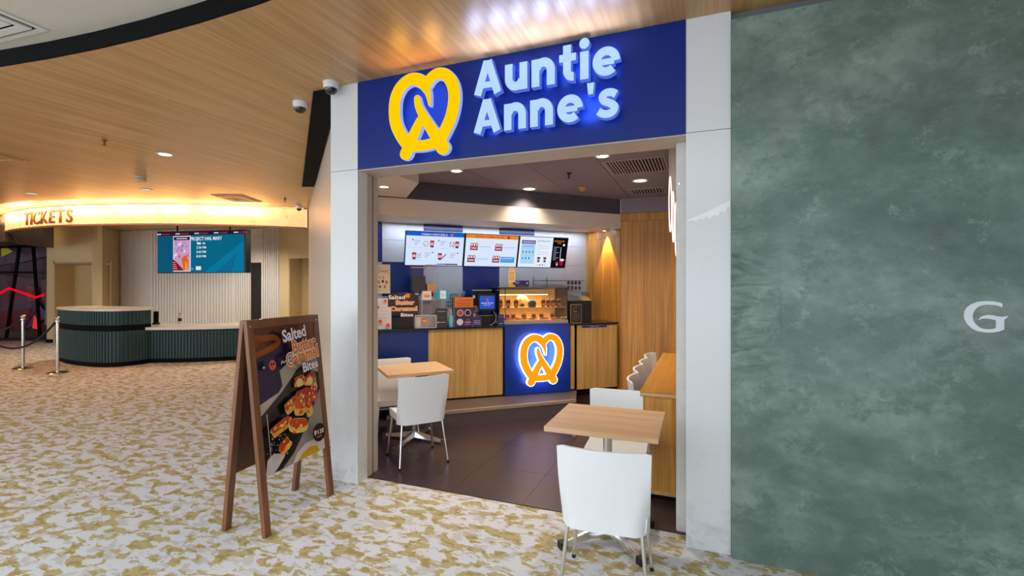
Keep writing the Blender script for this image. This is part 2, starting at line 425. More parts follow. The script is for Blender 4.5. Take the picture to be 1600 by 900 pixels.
# black shadow gap where the timber ceiling meets the angled wall
LW0 = Vector((-2.885, 3.27)); LD = Vector((-.728, .686)); LN = Vector((-.686, -.728))      # angled wall of the lobby, its face and normal
def lw(t, off=0): p = LW0 + LD * t + LN * off; return (p.x, p.y)
bm = prism(B(), [lw(0, .01), lw(4.22, .01), (-6.16, 6.09), (-3.07, 3.158), (-2.885, 3.158)][::-1], CEIL - .022, CEIL - .0005)
struct('trim_2', bm, M_blackm)['label'] = 'black gap strip along the top of the angled wall'

# ------------------------------------------------------------------ walls of the lobby
def pillar_mat():
    m = bpy.data.materials.new('white_gloss_cladding'); m.use_nodes = True; nt = m.node_tree; b = nt.nodes['Principled BSDF']; N = nt.nodes.new; L = nt.links.new
    tc = N('ShaderNodeTexCoord'); sep = N('ShaderNodeSeparateXYZ'); L(tc.outputs['Object'], sep.inputs[0])
    n = N('ShaderNodeTexNoise'); n.inputs['Scale'].default_value = 9; n.inputs['Detail'].default_value = 8; n.inputs['Roughness'].default_value = .7; L(tc.outputs['Object'], n.inputs['Vector'])
    mp = N('ShaderNodeMapping'); mp.inputs['Scale'].default_value = (7, 7, 1.2); L(tc.outputs['Object'], mp.inputs[0])
    n2 = N('ShaderNodeTexNoise'); n2.inputs['Scale'].default_value = 6; n2.inputs['Detail'].default_value = 5; L(mp.outputs[0], n2.inputs['Vector'])
    r = N('ShaderNodeMapRange'); r.inputs[1].default_value = .68; r.inputs[2].default_value = .74; L(n2.outputs['Fac'], r.inputs[0])
    low = N('ShaderNodeMapRange'); low.inputs[1].default_value = .42; low.inputs[2].default_value = .0; low.inputs[3].default_value = 0; low.inputs[4].default_value = 1; L(sep.outputs[2], low.inputs[0])
    g = N('ShaderNodeMapRange'); g.inputs[1].default_value = .5; g.inputs[2].default_value = .95; L(n.outputs['Fac'], g.inputs[0])
    mu = N('ShaderNodeMath'); mu.operation = 'MULTIPLY'; L(low.outputs[0], mu.inputs[0]); L(g.outputs[0], mu.inputs[1])
    ad = N('ShaderNodeMath'); ad.operation = 'MULTIPLY_ADD'; ad.inputs[1].default_value = .12; L(r.outputs[0], ad.inputs[0]); L(mu.outputs[0], ad.inputs[2])
    mx = N('ShaderNodeMix'); mx.data_type = 'RGBA'; mx.inputs[6].default_value = hexc('#dcdedf'); mx.inputs[7].default_value = hexc('#8d857b'); L(ad.outputs[0], mx.inputs[0])
    L(mx.outputs[2], b.inputs['Base Color']); setin(b, 'Roughness', .22)
    bp = N('ShaderNodeBump'); bp.inputs['Strength'].default_value = .12; bp.inputs['Distance'].default_value = .02
    n4 = N('ShaderNodeTexNoise'); n4.inputs['Scale'].default_value = 2.2; L(tc.outputs['Object'], n4.inputs['Vector']); L(n4.outputs['Fac'], bp.inputs['Height']); L(bp.outputs[0], b.inputs['Normal'])
    return m
M_pil = pillar_mat()
# angled wall that runs from the left pillar back to the ticket desk
bm = prism(B(), [lw(0), lw(6.85), lw(6.85, -.15), lw(.15, -.15)][::-1], 0, CEIL)
struct('wall_angled', bm, plain('pale_warm_wall', '#d6cabc', .4, noise=.02, scale=3))
# pillars: stacked cladding panels, joint at 2.56
for nm, x0, x1, y1 in (('wall_pillar_left', -2.88, -2.604, 3.275), ('wall_pillar_right', -.098, .155, 3.32)):
    p = struct(nm, bx(x0 + .006, x1 - .006, 3.162, y1, 0, CEIL), plain('joint_grey', '#77777a', .8))
    p['label'] = 'white clad pillar beside the shop opening'
    struct('panel', bx(x0, x1, 3.156, y1 + .001, .0, 2.556), M_pil, p, bev=.003)
    struct('panel', bx(x0, x1, 3.156, y1 + .001, 2.56, CEIL), M_pil, p, bev=.003)
# torn film edge left on the right pillar
bm = B(); pts = [(-.093, 2.02), (-.08, 2.012), (-.06, 2.020), (-.045, 2.010), (-.02, 2.026), (-.005, 2.016), (.02, 2.034), (.04, 2.020), (.06, 2.044), (.085, 2.036), (.1, 2.062), (.125, 2.056), (.135, 2.084), (.15, 2.086), (.152, 2.125), (.11, 2.108), (.05, 2.078), (-.02, 2.045)]
Mp = FRONT(0, 3.1555, 0); ngon(bm, pts, 0, .0015, Mp)
tag(obj('torn_film', bm, plain('white_film', '#f0f2f2', .3)), 'torn white film edge stuck across the right-hand pillar', 'film')
# roller-shutter guides and lintel
M_track = plain('beige_metal_track', '#c3b7a8', .4, noise=.03)
g = thing('shutter_guide', 'beige metal roller shutter guide on left side of the opening', 'shutter guide', (-2.66, 3.36, 0))
obj('channel', box(bx(-.05, .04, -.08, .0, .004, 2.55), -.05, .03, .03, .09, .004, 2.55), M_track, g)
obj('slot', bx(-.045, .018, 0, .03, .004, 2.55), M_blackm, g)
obj('edge_strip', bx(.0, .012, .09, .10, .004, 2.55), M_steel, g)
g = thing('shutter_guide', 'pale metal roller shutter guide on right side of the opening', 'shutter guide', (-.13, 3.4, 0))
obj('channel', box(bx(-.03, .28, -.075, .08, .004, 2.55), -.035, -.03, -.06, -.02, .004, 2.55), plain('pale_track', '#cfcdc8', .35), g)
obj('bolt', lathe(B(), [(.008, 0), (.008, .006)], 8, M=basis((-.015, -.075, 2.28), (1, 0, 0), (0, -1, 0))), M_steel, g)
bm = bx(-2.604, -.098, 3.17, 3.44, 2.548, CEIL)
ln = struct('wall_lintel', bm, plain('lintel_beige', '#c9bcae', .5, noise=.05, scale=6))
# film-wrapped green hoarding on the right
def green_mat():
    m = bpy.data.materials.new('mottled_green_film'); m.use_nodes = True; nt = m.node_tree; b = nt.nodes['Principled BSDF']; N = nt.nodes.new; L = nt.links.new
    tc = N('ShaderNodeTexCoord'); mp = N('ShaderNodeMapping'); mp.inputs['Scale'].default_value = (1, 1, 1.4); L(tc.outputs['Object'], mp.inputs[0])
    n1 = N('ShaderNodeTexNoise'); n1.inputs['Scale'].default_value = 1.5; n1.inputs['Detail'].default_value = 12; n1.inputs['Roughness'].default_value = .68; n1.inputs['Distortion'].default_value = .15
    n2 = N('ShaderNodeTexNoise'); n2.inputs['Scale'].default_value = 5; n2.inputs['Detail'].default_value = 8; n2.inputs['Roughness'].default_value = .75; n2.inputs['Distortion'].default_value = .1
    L(mp.outputs[0], n1.inputs['Vector']); L(mp.outputs[0], n2.inputs['Vector'])
    r = N('ShaderNodeValToRGB'); e = r.color_ramp.elements; e[0].position = .33; e[0].color = hexc('#4c6158'); e[1].position = .66; e[1].color = hexc('#86998f')
    x = e.new(.5); x.color = hexc('#677d73'); L(n1.outputs['Fac'], r.inputs[0])
    r2 = N('ShaderNodeMapRange'); r2.inputs[1].default_value = .52; r2.inputs[2].default_value = .62; r2.inputs[4].default_value = .75; L(n2.outputs['Fac'], r2.inputs[0])
    mx = N('ShaderNodeMix'); mx.data_type = 'RGBA'; L(r2.outputs[0], mx.inputs[0]); L(r.outputs[0], mx.inputs[6]); mx.inputs[7].default_value = hexc('#566d62')
    n5 = N('ShaderNodeTexNoise'); n5.inputs['Scale'].default_value = 4.2; n5.inputs['Detail'].default_value = 10; n5.inputs['Roughness'].default_value = .8; n5.inputs['Distortion'].default_value = .2
    L(tc.outputs['Object'], n5.inputs['Vector'])
    r5 = N('ShaderNodeMapRange'); r5.inputs[1].default_value = .56; r5.inputs[2].default_value = .64; r5.inputs[4].default_value = .45; L(n5.outputs['Fac'], r5.inputs[0])
    m5 = N('ShaderNodeMix'); m5.data_type = 'RGBA'; L(r5.outputs[0], m5.inputs[0]); L(mx.outputs[2], m5.inputs[6]); m5.inputs[7].default_value = hexc('#98ada3')
    L(m5.outputs[2], b.inputs['Base Color']); setin(b, 'Roughness', .38)
    # film creases gathered at the left edge
    sep = N('ShaderNodeSeparateXYZ'); L(tc.outputs['Object'], sep.inputs[0])
    fx = N('ShaderNodeMapRange'); fx.inputs[1].default_value = .42; fx.inputs[2].default_value = .16; L(sep.outputs[0], fx.inputs[0])
    fz = N('ShaderNodeMapRange'); fz.inputs[1].default_value = 1.0; fz.inputs[2].default_value = 1.35; L(sep.outputs[2], fz.inputs[0])
    fz2 = N('ShaderNodeMapRange'); fz2.inputs[1].default_value = 2.1; fz2.inputs[2].default_value = 1.7; L(sep.outputs[2], fz2.inputs[0])
    mc = N('ShaderNodeMapping'); mc.inputs['Rotation'].default_value = (0, R(28), 0); mc.inputs['Scale'].default_value = (2.4, 1, 9); L(tc.outputs['Object'], mc.inputs[0])
    nc = N('ShaderNodeTexNoise'); nc.inputs['Scale'].default_value = 1.3; nc.inputs['Detail'].default_value = 2; nc.inputs['Distortion'].default_value = .6; L(mc.outputs[0], nc.inputs['Vector'])
    cur = nc.outputs['Fac']
    for k in (fx, fz, fz2):
        q = N('ShaderNodeMath'); q.operation = 'MULTIPLY'; L(cur, q.inputs[0]); L(k.outputs[0], q.inputs[1]); cur = q.outputs[0]
    bp = N('ShaderNodeBump'); bp.inputs['Strength'].default_value = 1.0; bp.inputs['Distance'].default_value = .06; L(cur, bp.inputs['Height'])
    b2 = N('ShaderNodeBump'); b2.inputs['Strength'].default_value = .1; b2.inputs['Distance'].default_value = .03; L(n1.outputs['Fac'], b2.inputs['Height']); L(bp.outputs[0], b2.inputs['Normal'])
    L(b2.outputs[0], b.inputs['Normal'])
    return m
struct('wall_green', bx(.157, 7.9, 3.12, 3.4, 0, 3.19), green_mat(), bev=.006)['label'] = 'mottled green film-wrapped hoarding wall'
struct('wall_behind_hoarding', bx(.157, 7.9, 3.2, 3.35, 3.19, CEIL), plain('grey_upstand', '#6d7072', .6))
# white capital G on the hoarding
sc = .00114 * .97; gx, gz = 1.232, 1.538
def gp(px, py): return (gx + (px - 175) * .000292, gz - (py - 178) * .000333)
outer = [(770, 388), (745, 425), (712, 448), (712, 598), (650, 628), (560, 648), (470, 652), (370, 636), (285, 598), (222, 535), (183, 460), (173, 400), (183, 330), (215, 272), (280, 222), (360, 188), (450, 176), (560, 178), (640, 192), (688, 210), (686, 270)]
inner = [(620, 242), (540, 232), (470, 232), (400, 248), (340, 290), (305, 345), (293, 410), (300, 470), (335, 530), (390, 578), (450, 598), (520, 600), (575, 592), (602, 578), (604, 480), (598, 462), (540, 448), (480, 440), (430, 442), (372, 462), (400, 420), (440, 396), (500, 382), (560, 386), (620, 402), (680, 408), (725, 402)]
bm = B(); ngon(bm, [gp(*p) for p in (outer + inner)][::-1], 0, .004, FRONT(0, 3.119, 0))
bmesh.ops.recalc_face_normals(bm, faces=bm.faces)
tag(obj('letter_sign', bm, plain('pale_letter', '#dfe6ec', .4)), 'pale flared capital letter G on the green wall', 'sign letter')

# ------------------------------------------------------------------ shop-front sign
sign = thing('shop_sign', 'blue fascia sign with glowing yellow pretzel and white lettering', 'sign', (0, 3.156, 0))
obj('panel', bx(-2.598, -.1, -.006, .014, 2.556, CEIL - .002), M_signblue, sign, bev=.002)
E_let = plain('letter_face_glow', (.45, .66, 1, 1), .4, emit=1.0)
E_ret = plain('letter_return_glow', (.10, .18, .85, 1), .4, emit=.8)
E_yel = plain('pretzel_face_glow', (1, .56, .0, 1), .4, emit=1.05)
E_yret = plain('pretzel_return_glow', (.28, .42, 1, 1), .4, emit=1.0)
def arcpts(cx, cy, r, a0, a1, n=18, ry=None):
    ry = ry or r
    return [(cx + r * cos(R(a0 + (a1 - a0) * k / n)), cy + ry * sin(R(a0 + (a1 - a0) * k / n))) for k in range(n + 1)]
W_ = .235
GL = {
 'A': (.94, [([(.125, .02), (.455, .98)], W_, 'butt'), ([(.485, .98), (.815, .02)], W_, 'butt'), ([(.26, .29), (.70, .29)], .17, 'butt'), ([(.36, .915), (.58, .915)], .17, 'butt')]),
 'u': (.74, [([(.12, .76), (.12, .36)] + arcpts(.36, .35, .24, 180, 300) + [(.55, .26)], W_, 'butt'), ([(.60, .76), (.60, .0)], W_, 'butt')]),
 'n': (.74, [([(.12, 0), (.12, .76)], W_, 'butt'), ([(.16, .5)] + arcpts(.36, .42, .24, 130, 0) + [(.60, .36), (.60, 0)], W_, 'butt')]),
 't': (.50, [([(.23, 1.0), (.23, .34)] + arcpts(.41, .30, .18, 180, 275, 10), W_ * .95, 'butt'), ([(.0, .66), (.49, .66)], .19, 'butt')]),
 'i': (.24, [([(.12, 0), (.12, .74)], W_, 'butt'), ([(.119, .97), (.121, .97)], .28, 'round')]),
 'e': (.77, [(arcpts(.385, .38, .275, 0, 312, 30), .215, 'butt'), ([(.16, .365), (.60, .365)], .15, 'butt')]),
 "'": (.22, [([(.11, 1.0), (.11, .70)], .20, 'taper')]),
 's': (.66, [(smoothline([Vector(p) for p in [(.575, .60), (.45, .665), (.30, .665), (.195, .59), (.22, .47), (.35, .40), (.47, .335), (.545, .25), (.48, .13), (.34, .09), (.20, .11), (.075, .19)]], sub=5), .20, 'butt')]),
}
def word(s, x, z, cap):
    for ch in s:
        wd, st = GL[ch]
        M = FRONT(x, -.055, z - .013) @ Matrix.Diagonal((cap * .945, cap, 1, 1)); bmf, bmr = B(), B()
        for pts, ww, cp in st:
            we = .13 if cp == 'taper' else None; cc = 'round' if cp == 'round' else 'butt'
            stroke(bmf, pts, ww, .0301, .034, M, cc, grow=.004, w_end=we)
            stroke(bmr, pts, ww, -.012, .030, M, cc, grow=.020, w_end=we)
        o = obj('letter', bmf, E_let, sign, label='glowing pale blue letter ' + ch); obj('letter_return', bmr, E_ret, o)
        l_ = area('letter_halo', (x + wd * cap * .47, -.052, z + cap * .42), (R(90), 0, 0), cap * .55, cap * .75, .55, (.12, .36, 1)); l_.parent = sign
        x += (wd + (.045 if ch == "'" else .125)) * cap * .945
word('Auntie', -1.512, 2.970, .238)
word("Anne's", -1.515, 2.702, .234)
for k in range(9):     # added spots imitate the glow of the sign on the ceiling
    x_, col_, pw_ = (-1.48 + .16 * (k - 2), (.46, .56, 1), 9.0) if k > 1 else (-2.12 + .28 * k, (1, .50, .06), 5.0)
    l_ = spot('sign_glow_spot', (x_, -.10, 3.02), pw_, col_, 120, 1.0, .06, (R(-158), 0, 0)); l_.parent = sign
l_ = area('halo_light', (-1.93, -.050, 2.90), (R(90), 0, 0), .46, .54, 1.3, (.25, .45, 1)); l_.parent = sign; l_.data.shape = 'ELLIPSE'
# standoffs behind the letters are hidden; pretzel emblem from centre lines measured on its outline
PZ = [([(335, 650), (288, 585), (248, 500), (236, 410), (246, 320), (285, 255), (345, 222), (400, 232), (440, 262)], 76, 78),
      ([(418, 240), (450, 290), (470, 340), (480, 408)], 74, 12),
      ([(462, 268), (488, 236), (535, 216), (592, 240), (632, 310), (640, 400), (620, 500), (585, 575), (545, 640)], 66, 78),
      ([(394, 350), (402, 395), (424, 445), (460, 510), (505, 585), (545, 650), (567, 690)], 36, 86),
      ([(418, 500), (385, 560), (350, 630), (318, 700)], 60, 82),
      ([(345, 655), (440, 662), (545, 650)], 68, 68)]
def pretzel(M, sx, sz, mf, mr, parent, depth, name='pretzel_emblem', label=None, rim=3):
    f, r_ = B(), B(); S = M @ Matrix.Diagonal((sx, sz, 1, 1))
    for k, (pts, w0, w1) in enumerate(PZ):
        line = smoothline([Vector((p[0] - 437, 467 - p[1])) for p in pts], sub=6)
        stroke(f, line, w0, depth + .0005 + .0004 * k, depth + .004 + .0004 * k, S, 'round', w_end=w1)
        stroke(r_, line, w0, 0, depth, S, 'round', grow=rim, w_end=w1)
    o = obj(name, f, mf, parent, label=label); obj('emblem_return', r_, mr, o); return o
pretzel(FRONT(-1.92, -.07, 2.873), .00127, .00115, E_yel, E_yret, sign, .032, label='glowing yellow pretzel emblem')

# ------------------------------------------------------------------ shop interior shell
c0 = Vector((-1.074, 6.837)); DB = Vector((.698, .716)); NB = Vector((-.716, .698))      # direction of the slanted rear wall and its depth axis
def slant(t, d): p = c0 + DB * t + NB * d; return (p.x, p.y)
bk = struct('wall_back', bx(-1.074, .3, 6.852, 6.97, 0, IN), M_darkband); bk['label'] = 'golden timber back wall'
xs = [-1.074 + .156 * k for k in range(9)]
for k in range(8):
    struct('plank', bx(xs[k] + .001, xs[k + 1] - .001, 6.837 + .002 * (k % 2), 6.852, 0, 2.505), M_plank, bk)
    struct('plank', bx(xs[k] + .001, xs[k + 1] - .001, 6.837 + .002 * ((k + 1) % 2), 6.852, 2.509, 2.615), M_plank, bk)
struct('panel', bx(-1.07, .18, 6.80, 6.852, 2.617, IN), M_grey, bk)
# timber side wall that closes the serving area (runs away from the corner)
sw = struct('wall_side', prism(B(), [slant(0, .0), slant(.1, 0), slant(.1, .87), slant(0, .87)], 0, 2.62), M_darkband); sw['label'] = 'golden timber side wall of serving area'
for k in range(6):
    a, b = .145 * k + .001, .145 * (k + 1) - .001; o1 = .012 + .002 * (k % 2)
    for z0, z1 in ((0, 2.305), (2.309, 2.615)):
        struct('plank', prism(B(), [slant(-o1, a), slant(0, a), slant(0, b), slant(-o1, b)], z0, z1), M_plank, sw)
# tiled slanted rear wall
w0 = Vector((-1.695, 7.444))
def rw(t, d=0): p = w0 + DB * t + NB * d; return (p.x, p.y)
rwall = struct('wall_rear', prism(B(), [rw(-3.70, .012), rw(.1, .012), rw(.1, .12), rw(-3.70, .12)], 0, IN), plain('tile_grout', '#8d8f96', .8)); rwall['label'] = 'slanted rear wall tiled in navy and pale grey'
M_tb = plain('navy_wall_tile', '#14307f', .25, noise=.04, scale=3); M_tg = plain('pale_grey_wall_tile', '#bcc8dc', .3, noise=.04, scale=3)
edges = [-3.69, -3.145, -2.596, -2.043, -1.491, -.923, -.40, -.003]
for k in range(len(edges) - 1):
    for r_, (z0, z1) in enumerate([(.9, 1.20), (1.20, 1.50), (1.50, 1.92), (1.92, 2.21), (2.21, 2.50), (2.50, 2.80)]):
        up = r_ >= 3
        blue = (k in (0, 2, 4)) if up else (k in (1, 3))
        struct('tile', prism(B(), [rw(edges[k] + .0015, 0), rw(edges[k + 1] - .0015, 0), rw(edges[k + 1] - .0015, .012), rw(edges[k] + .0015, .012)], z0 + .0015, z1 - .0015), M_tb if blue else M_tg, rwall)
# right interior wall and bulkhead that carries the neon
struct('wall_right', bx(.155, .28, 3.4, 6.85, 0, IN), M_soffit)['label'] = 'cream right wall of the shop'
struct('trim_3', bx(-.27, .153, 4.3, 6.795, 2.42, IN - .001), M_soffit, bev=.004)['label'] = 'cream bulkhead along the right wall'
# inner ceiling: panels in a grid
ic = struct('ceiling', prism(B(), [(-2.66, 3.44), (.16, 3.44), (.16, 6.84), (-1.07, 6.84), (-1.7, 7.46), (-4.2, 4.80)], IN + .012, IN + .06), plain('ceiling_gap', '#3a363b', .8)); ic['label'] = 'grey panelled ceiling inside the shop'
for gx0, gx1 in ((-4.9, -3.61), (-3.61, -2.95), (-2.95, -2.29), (-2.29, -1.632), (-1.632, -.944), (-.944, .15)):
    for gy0, gy1 in ((3.445, 4.09), (4.09, 5.287), (5.287, 6.484), (6.484, 7.5)):
        p = [(gx0 + .003, gy0 + .003), (gx1 - .003, gy0 + .003), (gx1 - .003, gy1 - .003), (gx0 + .003, gy1 - .003)]
        p = clip_poly(p, lambda q: (q[0] + 2.95) * .686 + (q[1] - 3.35) * .728)
        if p: p = clip_poly(p, lambda q: -((q[0] - c0.x) * NB.x + (q[1] - c0.y) * NB.y) + .0)
        if p and len(p) > 2: struct('panel', prism(B(), p, IN, IN + .012), M_grey, ic)
# dark band over the bulkhead and the cream bulkhead with its light slot
Lx = -3.36
struct('trim_4', prism(B(), [slant(Lx, .0), slant(-.01, .0), slant(-.01, .05), slant(Lx, .05)], 2.61, IN - .001), M_darkband)['label'] = 'dark grey upstand above the cream bulkhead'
b_ = struct('trim_5', prism(B(), [slant(Lx - .15, -.004), slant(-.004, -.004), slant(-.004, .5), slant(Lx - .15, .5)], 2.412, 2.61), M_soffit, bev=.004); b_['label'] = 'cream bulkhead above the menu screens'
struct('light_slot', prism(B(), [slant(Lx - .1, .52), slant(-.02, .52), slant(-.02, .60), slant(Lx - .1, .60)], 2.43, 2.44), plain('warm_led', (1, .62, .30, 1), .5, emit=1.6), b_, label='warm light slot under bulkhead')
struct('slot_lip', prism(B(), [slant(Lx - .1, .60), slant(-.02, .60), slant(-.02, .85), slant(Lx - .1, .85)], 2.44, 2.50), M_soffit, b_)
# lower cream soffit at the left inside the opening
struct('trim_6', prism(B(), [(-2.74, 3.45), (-2.60, 3.45), (-2.60, 4.05), (-3.17, 4.68), slant(Lx - .2, -.01), (-3.9, 4.4)], 2.62, IN - .001), M_soffit, bev=.003)['label'] = 'cream lower soffit inside the left of the opening'

# ------------------------------------------------------------------ plinth and counter (own frame)
CA = 40.2; CO = Vector((-2.289, 5.751)); CD = Vector((cos(R(CA)), sin(R(CA)))); CN = Vector((-sin(R(CA)), cos(R(CA))))
def cp(t, d, z=0): p = CO + CD * t + CN * d; return (p.x, p.y, z)
# plinth: a raised step, slightly splayed against the counter
pl = [(-2.843 - .32, 4.579 - .28), (-1.457, 5.845 - .045), cp(.93, .02)[:2], cp(.93, .5)[:2], cp(-1.35, .5)[:2]]
ps = struct('floor', prism(B(), pl, .0065, .192), plain('plinth_grey_brown', '#5b4e4a', .5, noise=.06, scale=6)); ps['label'] = 'raised grey-brown step under the counter'
e0, e1 = Vector(pl[0]), Vector(pl[1]); ed = (e1 - e0).normalized(); en = Vector((ed.y, -ed.x))
struct('nosing', prism(B(), [tuple(e0 + en * .006), tuple(e1 + en * .006), tuple(e1 - en * .035), tuple(e0 - en * .035)], .17, .203), plain('pale_nosing', '#a08e72', .4), ps, bev=.003)
cn = thing('service_counter', 'timber and navy fronted service counter on the raised step', 'counter', cp(0, 0), CA)
obj('body', bx(-1.72, .9, .03, .48, .204, 1.07), M_blackm, cn)
obj('navy_panel', bx(-1.8, -1.078, 0, .03, .215, 1.068), M_navy, cn, bev=.002, label='navy front panel')
obj('timber_panel', bx(-1.074, -.62, 0, .03, .215, 1.068), M_cab, cn, bev=.002, label='timber front panel')
obj('timber_panel', bx(-.617, -.124, 0, .03, .215, 1.068), M_cab, cn, bev=.002, label='timber front panel')
obj('timber_strip', bx(.83, .888, 0, .03, .215, 1.075), M_cab, cn, bev=.001, label='narrow timber strip')
lb = thing('logo_panel', 'navy box front with backlit orange pretzel emblem in the counter', 'lit logo', cp(0, 0), CA)
obj('box_front', bx(-.105, .808, -.03, .0295, .198, 1.108), M_navy, lb, bev=.003)
pretzel(FRONT(.36, -.10, .65), .00124, .00118, plain('orange_logo_face', '#f8a012', .4, emit=1.0), plain('white_logo_return', (.75, .88, 1, 1), .4, emit=3.2), lb, .035, label='orange pretzel emblem with white glowing edge', rim=7)
l_ = area('halo_light', (.36, -.095, .655), (R(90), 0, 0), .56, .64, 6.0, (.18, .42, 1)); l_.parent = lb; l_.data.shape = 'ELLIPSE'
wt = obj('worktop', box(box(bx(-1.8, -.11, -.02, .48, 1.071, 1.092), .89, 1.56, -.02, .48, 1.082, 1.10), .812, .889, -.015, .48, 1.079, 1.099), M_worktop)
wt.location = cp(0, 0); wt.rotation_euler.z = R(CA); tag(wt, 'thin black worktop on the service counter', 'worktop')
cb = thing('condiment_cabinet', 'timber floor cabinet with black edging right of the glowing logo', 'cabinet', cp(0, 0), CA)
obj('carcass', bx(.905, 1.556, .02, .48, .12, 1.081), M_blackm, cb)
obj('plinth_board', bx(.905, 1.556, .07, .09, .007, .2), plain('red_brown_board', '#5e3524', .5), cb)
obj('door', bx(.93, 1.235, -.002, .02, .205, 1.07), M_cab, cb, bev=.002)
obj('door', bx(1.238, 1.54, -.002, .02, .205, 1.07), M_cab, cb, bev=.002)
a = Art(FRONT(1.0, -.003, 1.035)); a.rect(0, 0, .38, .03, '#1d2a6b'); a.txt('SUMMIT VIBES', .12, .010, .14, .012, '#cfd4ee'); a.done('strip_label', cb, 'blue strip label')

# ------------------------------------------------------------------ chairs and tables
def make_chair(label, group, curve=.03, wrap=0.0):
    t = thing('cafe_chair', label, 'chair', (0, 0, 0), 0, group)
    nx, nz = 14, 12; th = .016
    def back(u, v):                     # u -1..1 across, v 0..1 up
        hw = .222 + .012 * v
        # rounded top corners
        z = .375 + .43 * v
        x = u * hw
        y = -.188 - .055 * max(0, v - .18) ** 1.1 + curve * (u * u) * (.4 + .6 * v) - curve * .6
        if wrap: y += wrap * abs(u) ** 3 * (1 - .5 * v)
        # lower wings turn forward along a crease
        wing = max(0, abs(u) - (.80 + .22 * max(0, v - .2)))
        y += wing * .35 * max(0, 1 - v * 1.35)
        if v > .99: z -= .010 * max(0, abs(u) - .93) / .07
        z += -.006 * (1 - u * u) * v if v > .5 else 0
        return Vector((x, y, z))
    bm = B(); F, K = [], []
    for j in range(nz + 1):
        F.append([bm.verts.new(back(-1 + 2 * i / nx, j / nz) + Vector((0, th, 0))) for i in range(nx + 1)])
        K.append([bm.verts.new(back(-1 + 2 * i / nx, j / nz)) for i in range(nx + 1)])
    for j in range(nz):
        for i in range(nx):
            bm.faces.new((F[j][i + 1], F[j][i], F[j + 1][i], F[j + 1][i + 1])); bm.faces.new((K[j][i], K[j][i + 1], K[j + 1][i + 1], K[j + 1][i]))
    for j in range(nz):
        bm.faces.new((K[j][0], K[j + 1][0], F[j + 1][0], F[j][0])); bm.faces.new((K[j + 1][nx], K[j][nx], F[j][nx], F[j + 1][nx]))
    for i in range(nx):
        bm.faces.new((K[0][i + 1], K[0][i], F[0][i], F[0][i + 1])); bm.faces.new((K[nz][i], K[nz][i + 1], F[nz][i + 1], F[nz][i]))
    obj('backrest', bm, M_white, t, smooth=True)
    # seat: dished slab with a skirt
    bm = B(); n = 10; rows = []
    for j in range(n + 1):
        v = j / n; y = -.165 + .375 * v; row = []
        for i in range(n + 1):
            u = -1 + 2 * i / n; z = .452 + .010 * abs(u) ** 3 - .012 * (1 - u * u) * sin(pi * v) - .012 * max(0, v - .85) / .15
            row.append(bm.verts.new((u * (.212 - .006 * max(0, v - .9) * 10), y, z)))
        rows.append(row)
    for j in range(n):
        for i in range(n): bm.faces.new((rows[j][i], rows[j][i + 1], rows[j + 1][i + 1], rows[j + 1][i]))
    rim = [rows[0][i] for i in range(n)] + [rows[j][n] for j in range(n)] + [rows[n][n - i] for i in range(n)] + [rows[n - j][0] for j in range(n)]
    low = [bm.verts.new((v.co.x * .97, v.co.y * .98, .388)) for v in rim]
    for i in range(len(rim)):
        j = (i + 1) % len(rim); bm.faces.new((rim[j], rim[i], low[i], low[j]))
    bm.faces.new(low[::-1])
    obj('seat', bm, M_white, t, smooth=True)
    for sx in (-1, 1):
        for sy in (-1, 1):
            y0 = -.16 if sy < 0 else .16; y1 = -.225 if sy < 0 else .205
            l = obj('leg', tube(B(), [(sx * .185, y0, .39), (sx * .222, y1, .012)], .0105, 12), M_chrome, t, smooth=True)
            obj('foot_cap', tube(B(), [(sx * .2215, y1 * .999, .02), (sx * .223, y1, 0)], .012, 10), M_black, l, smooth=True)
    return t
ch = make_chair('white plastic chair in the foreground with its back to us, at the nearest table', 'white chairs at the cafe tables')
ch.location = (-.478, 2.600, 0.001); ch.rotation_euler.z = R(4.0)
copy_tree(ch, (-.580, 3.53, .007), 183, 'white plastic chair facing us on the far side of the nearest table')
copy_tree(ch, (-2.473, 3.821, .007), 50.2, 'white plastic chair in front of the left inner table, its back to us')
copy_tree(ch, (-3.035, 4.25, .007), 228, 'white plastic chair behind the left inner table, partly hidden by the doorway frame')
bc = make_chair('nearest white shell chair tucked under the long bar', 'white chairs along the bar', .05, .03)
bc.location = (-.36, 4.32, .007); bc.rotation_euler.z = R(-90)
for k, (y, lab) in enumerate(((4.82, 'second white shell chair from the front along the bar'), (5.30, 'third white shell chair from the front along the bar'), (5.78, 'farthest white shell chair along the bar'))):
    copy_tree(bc, (-.375, y, .007), -90 - 3 * k, lab)

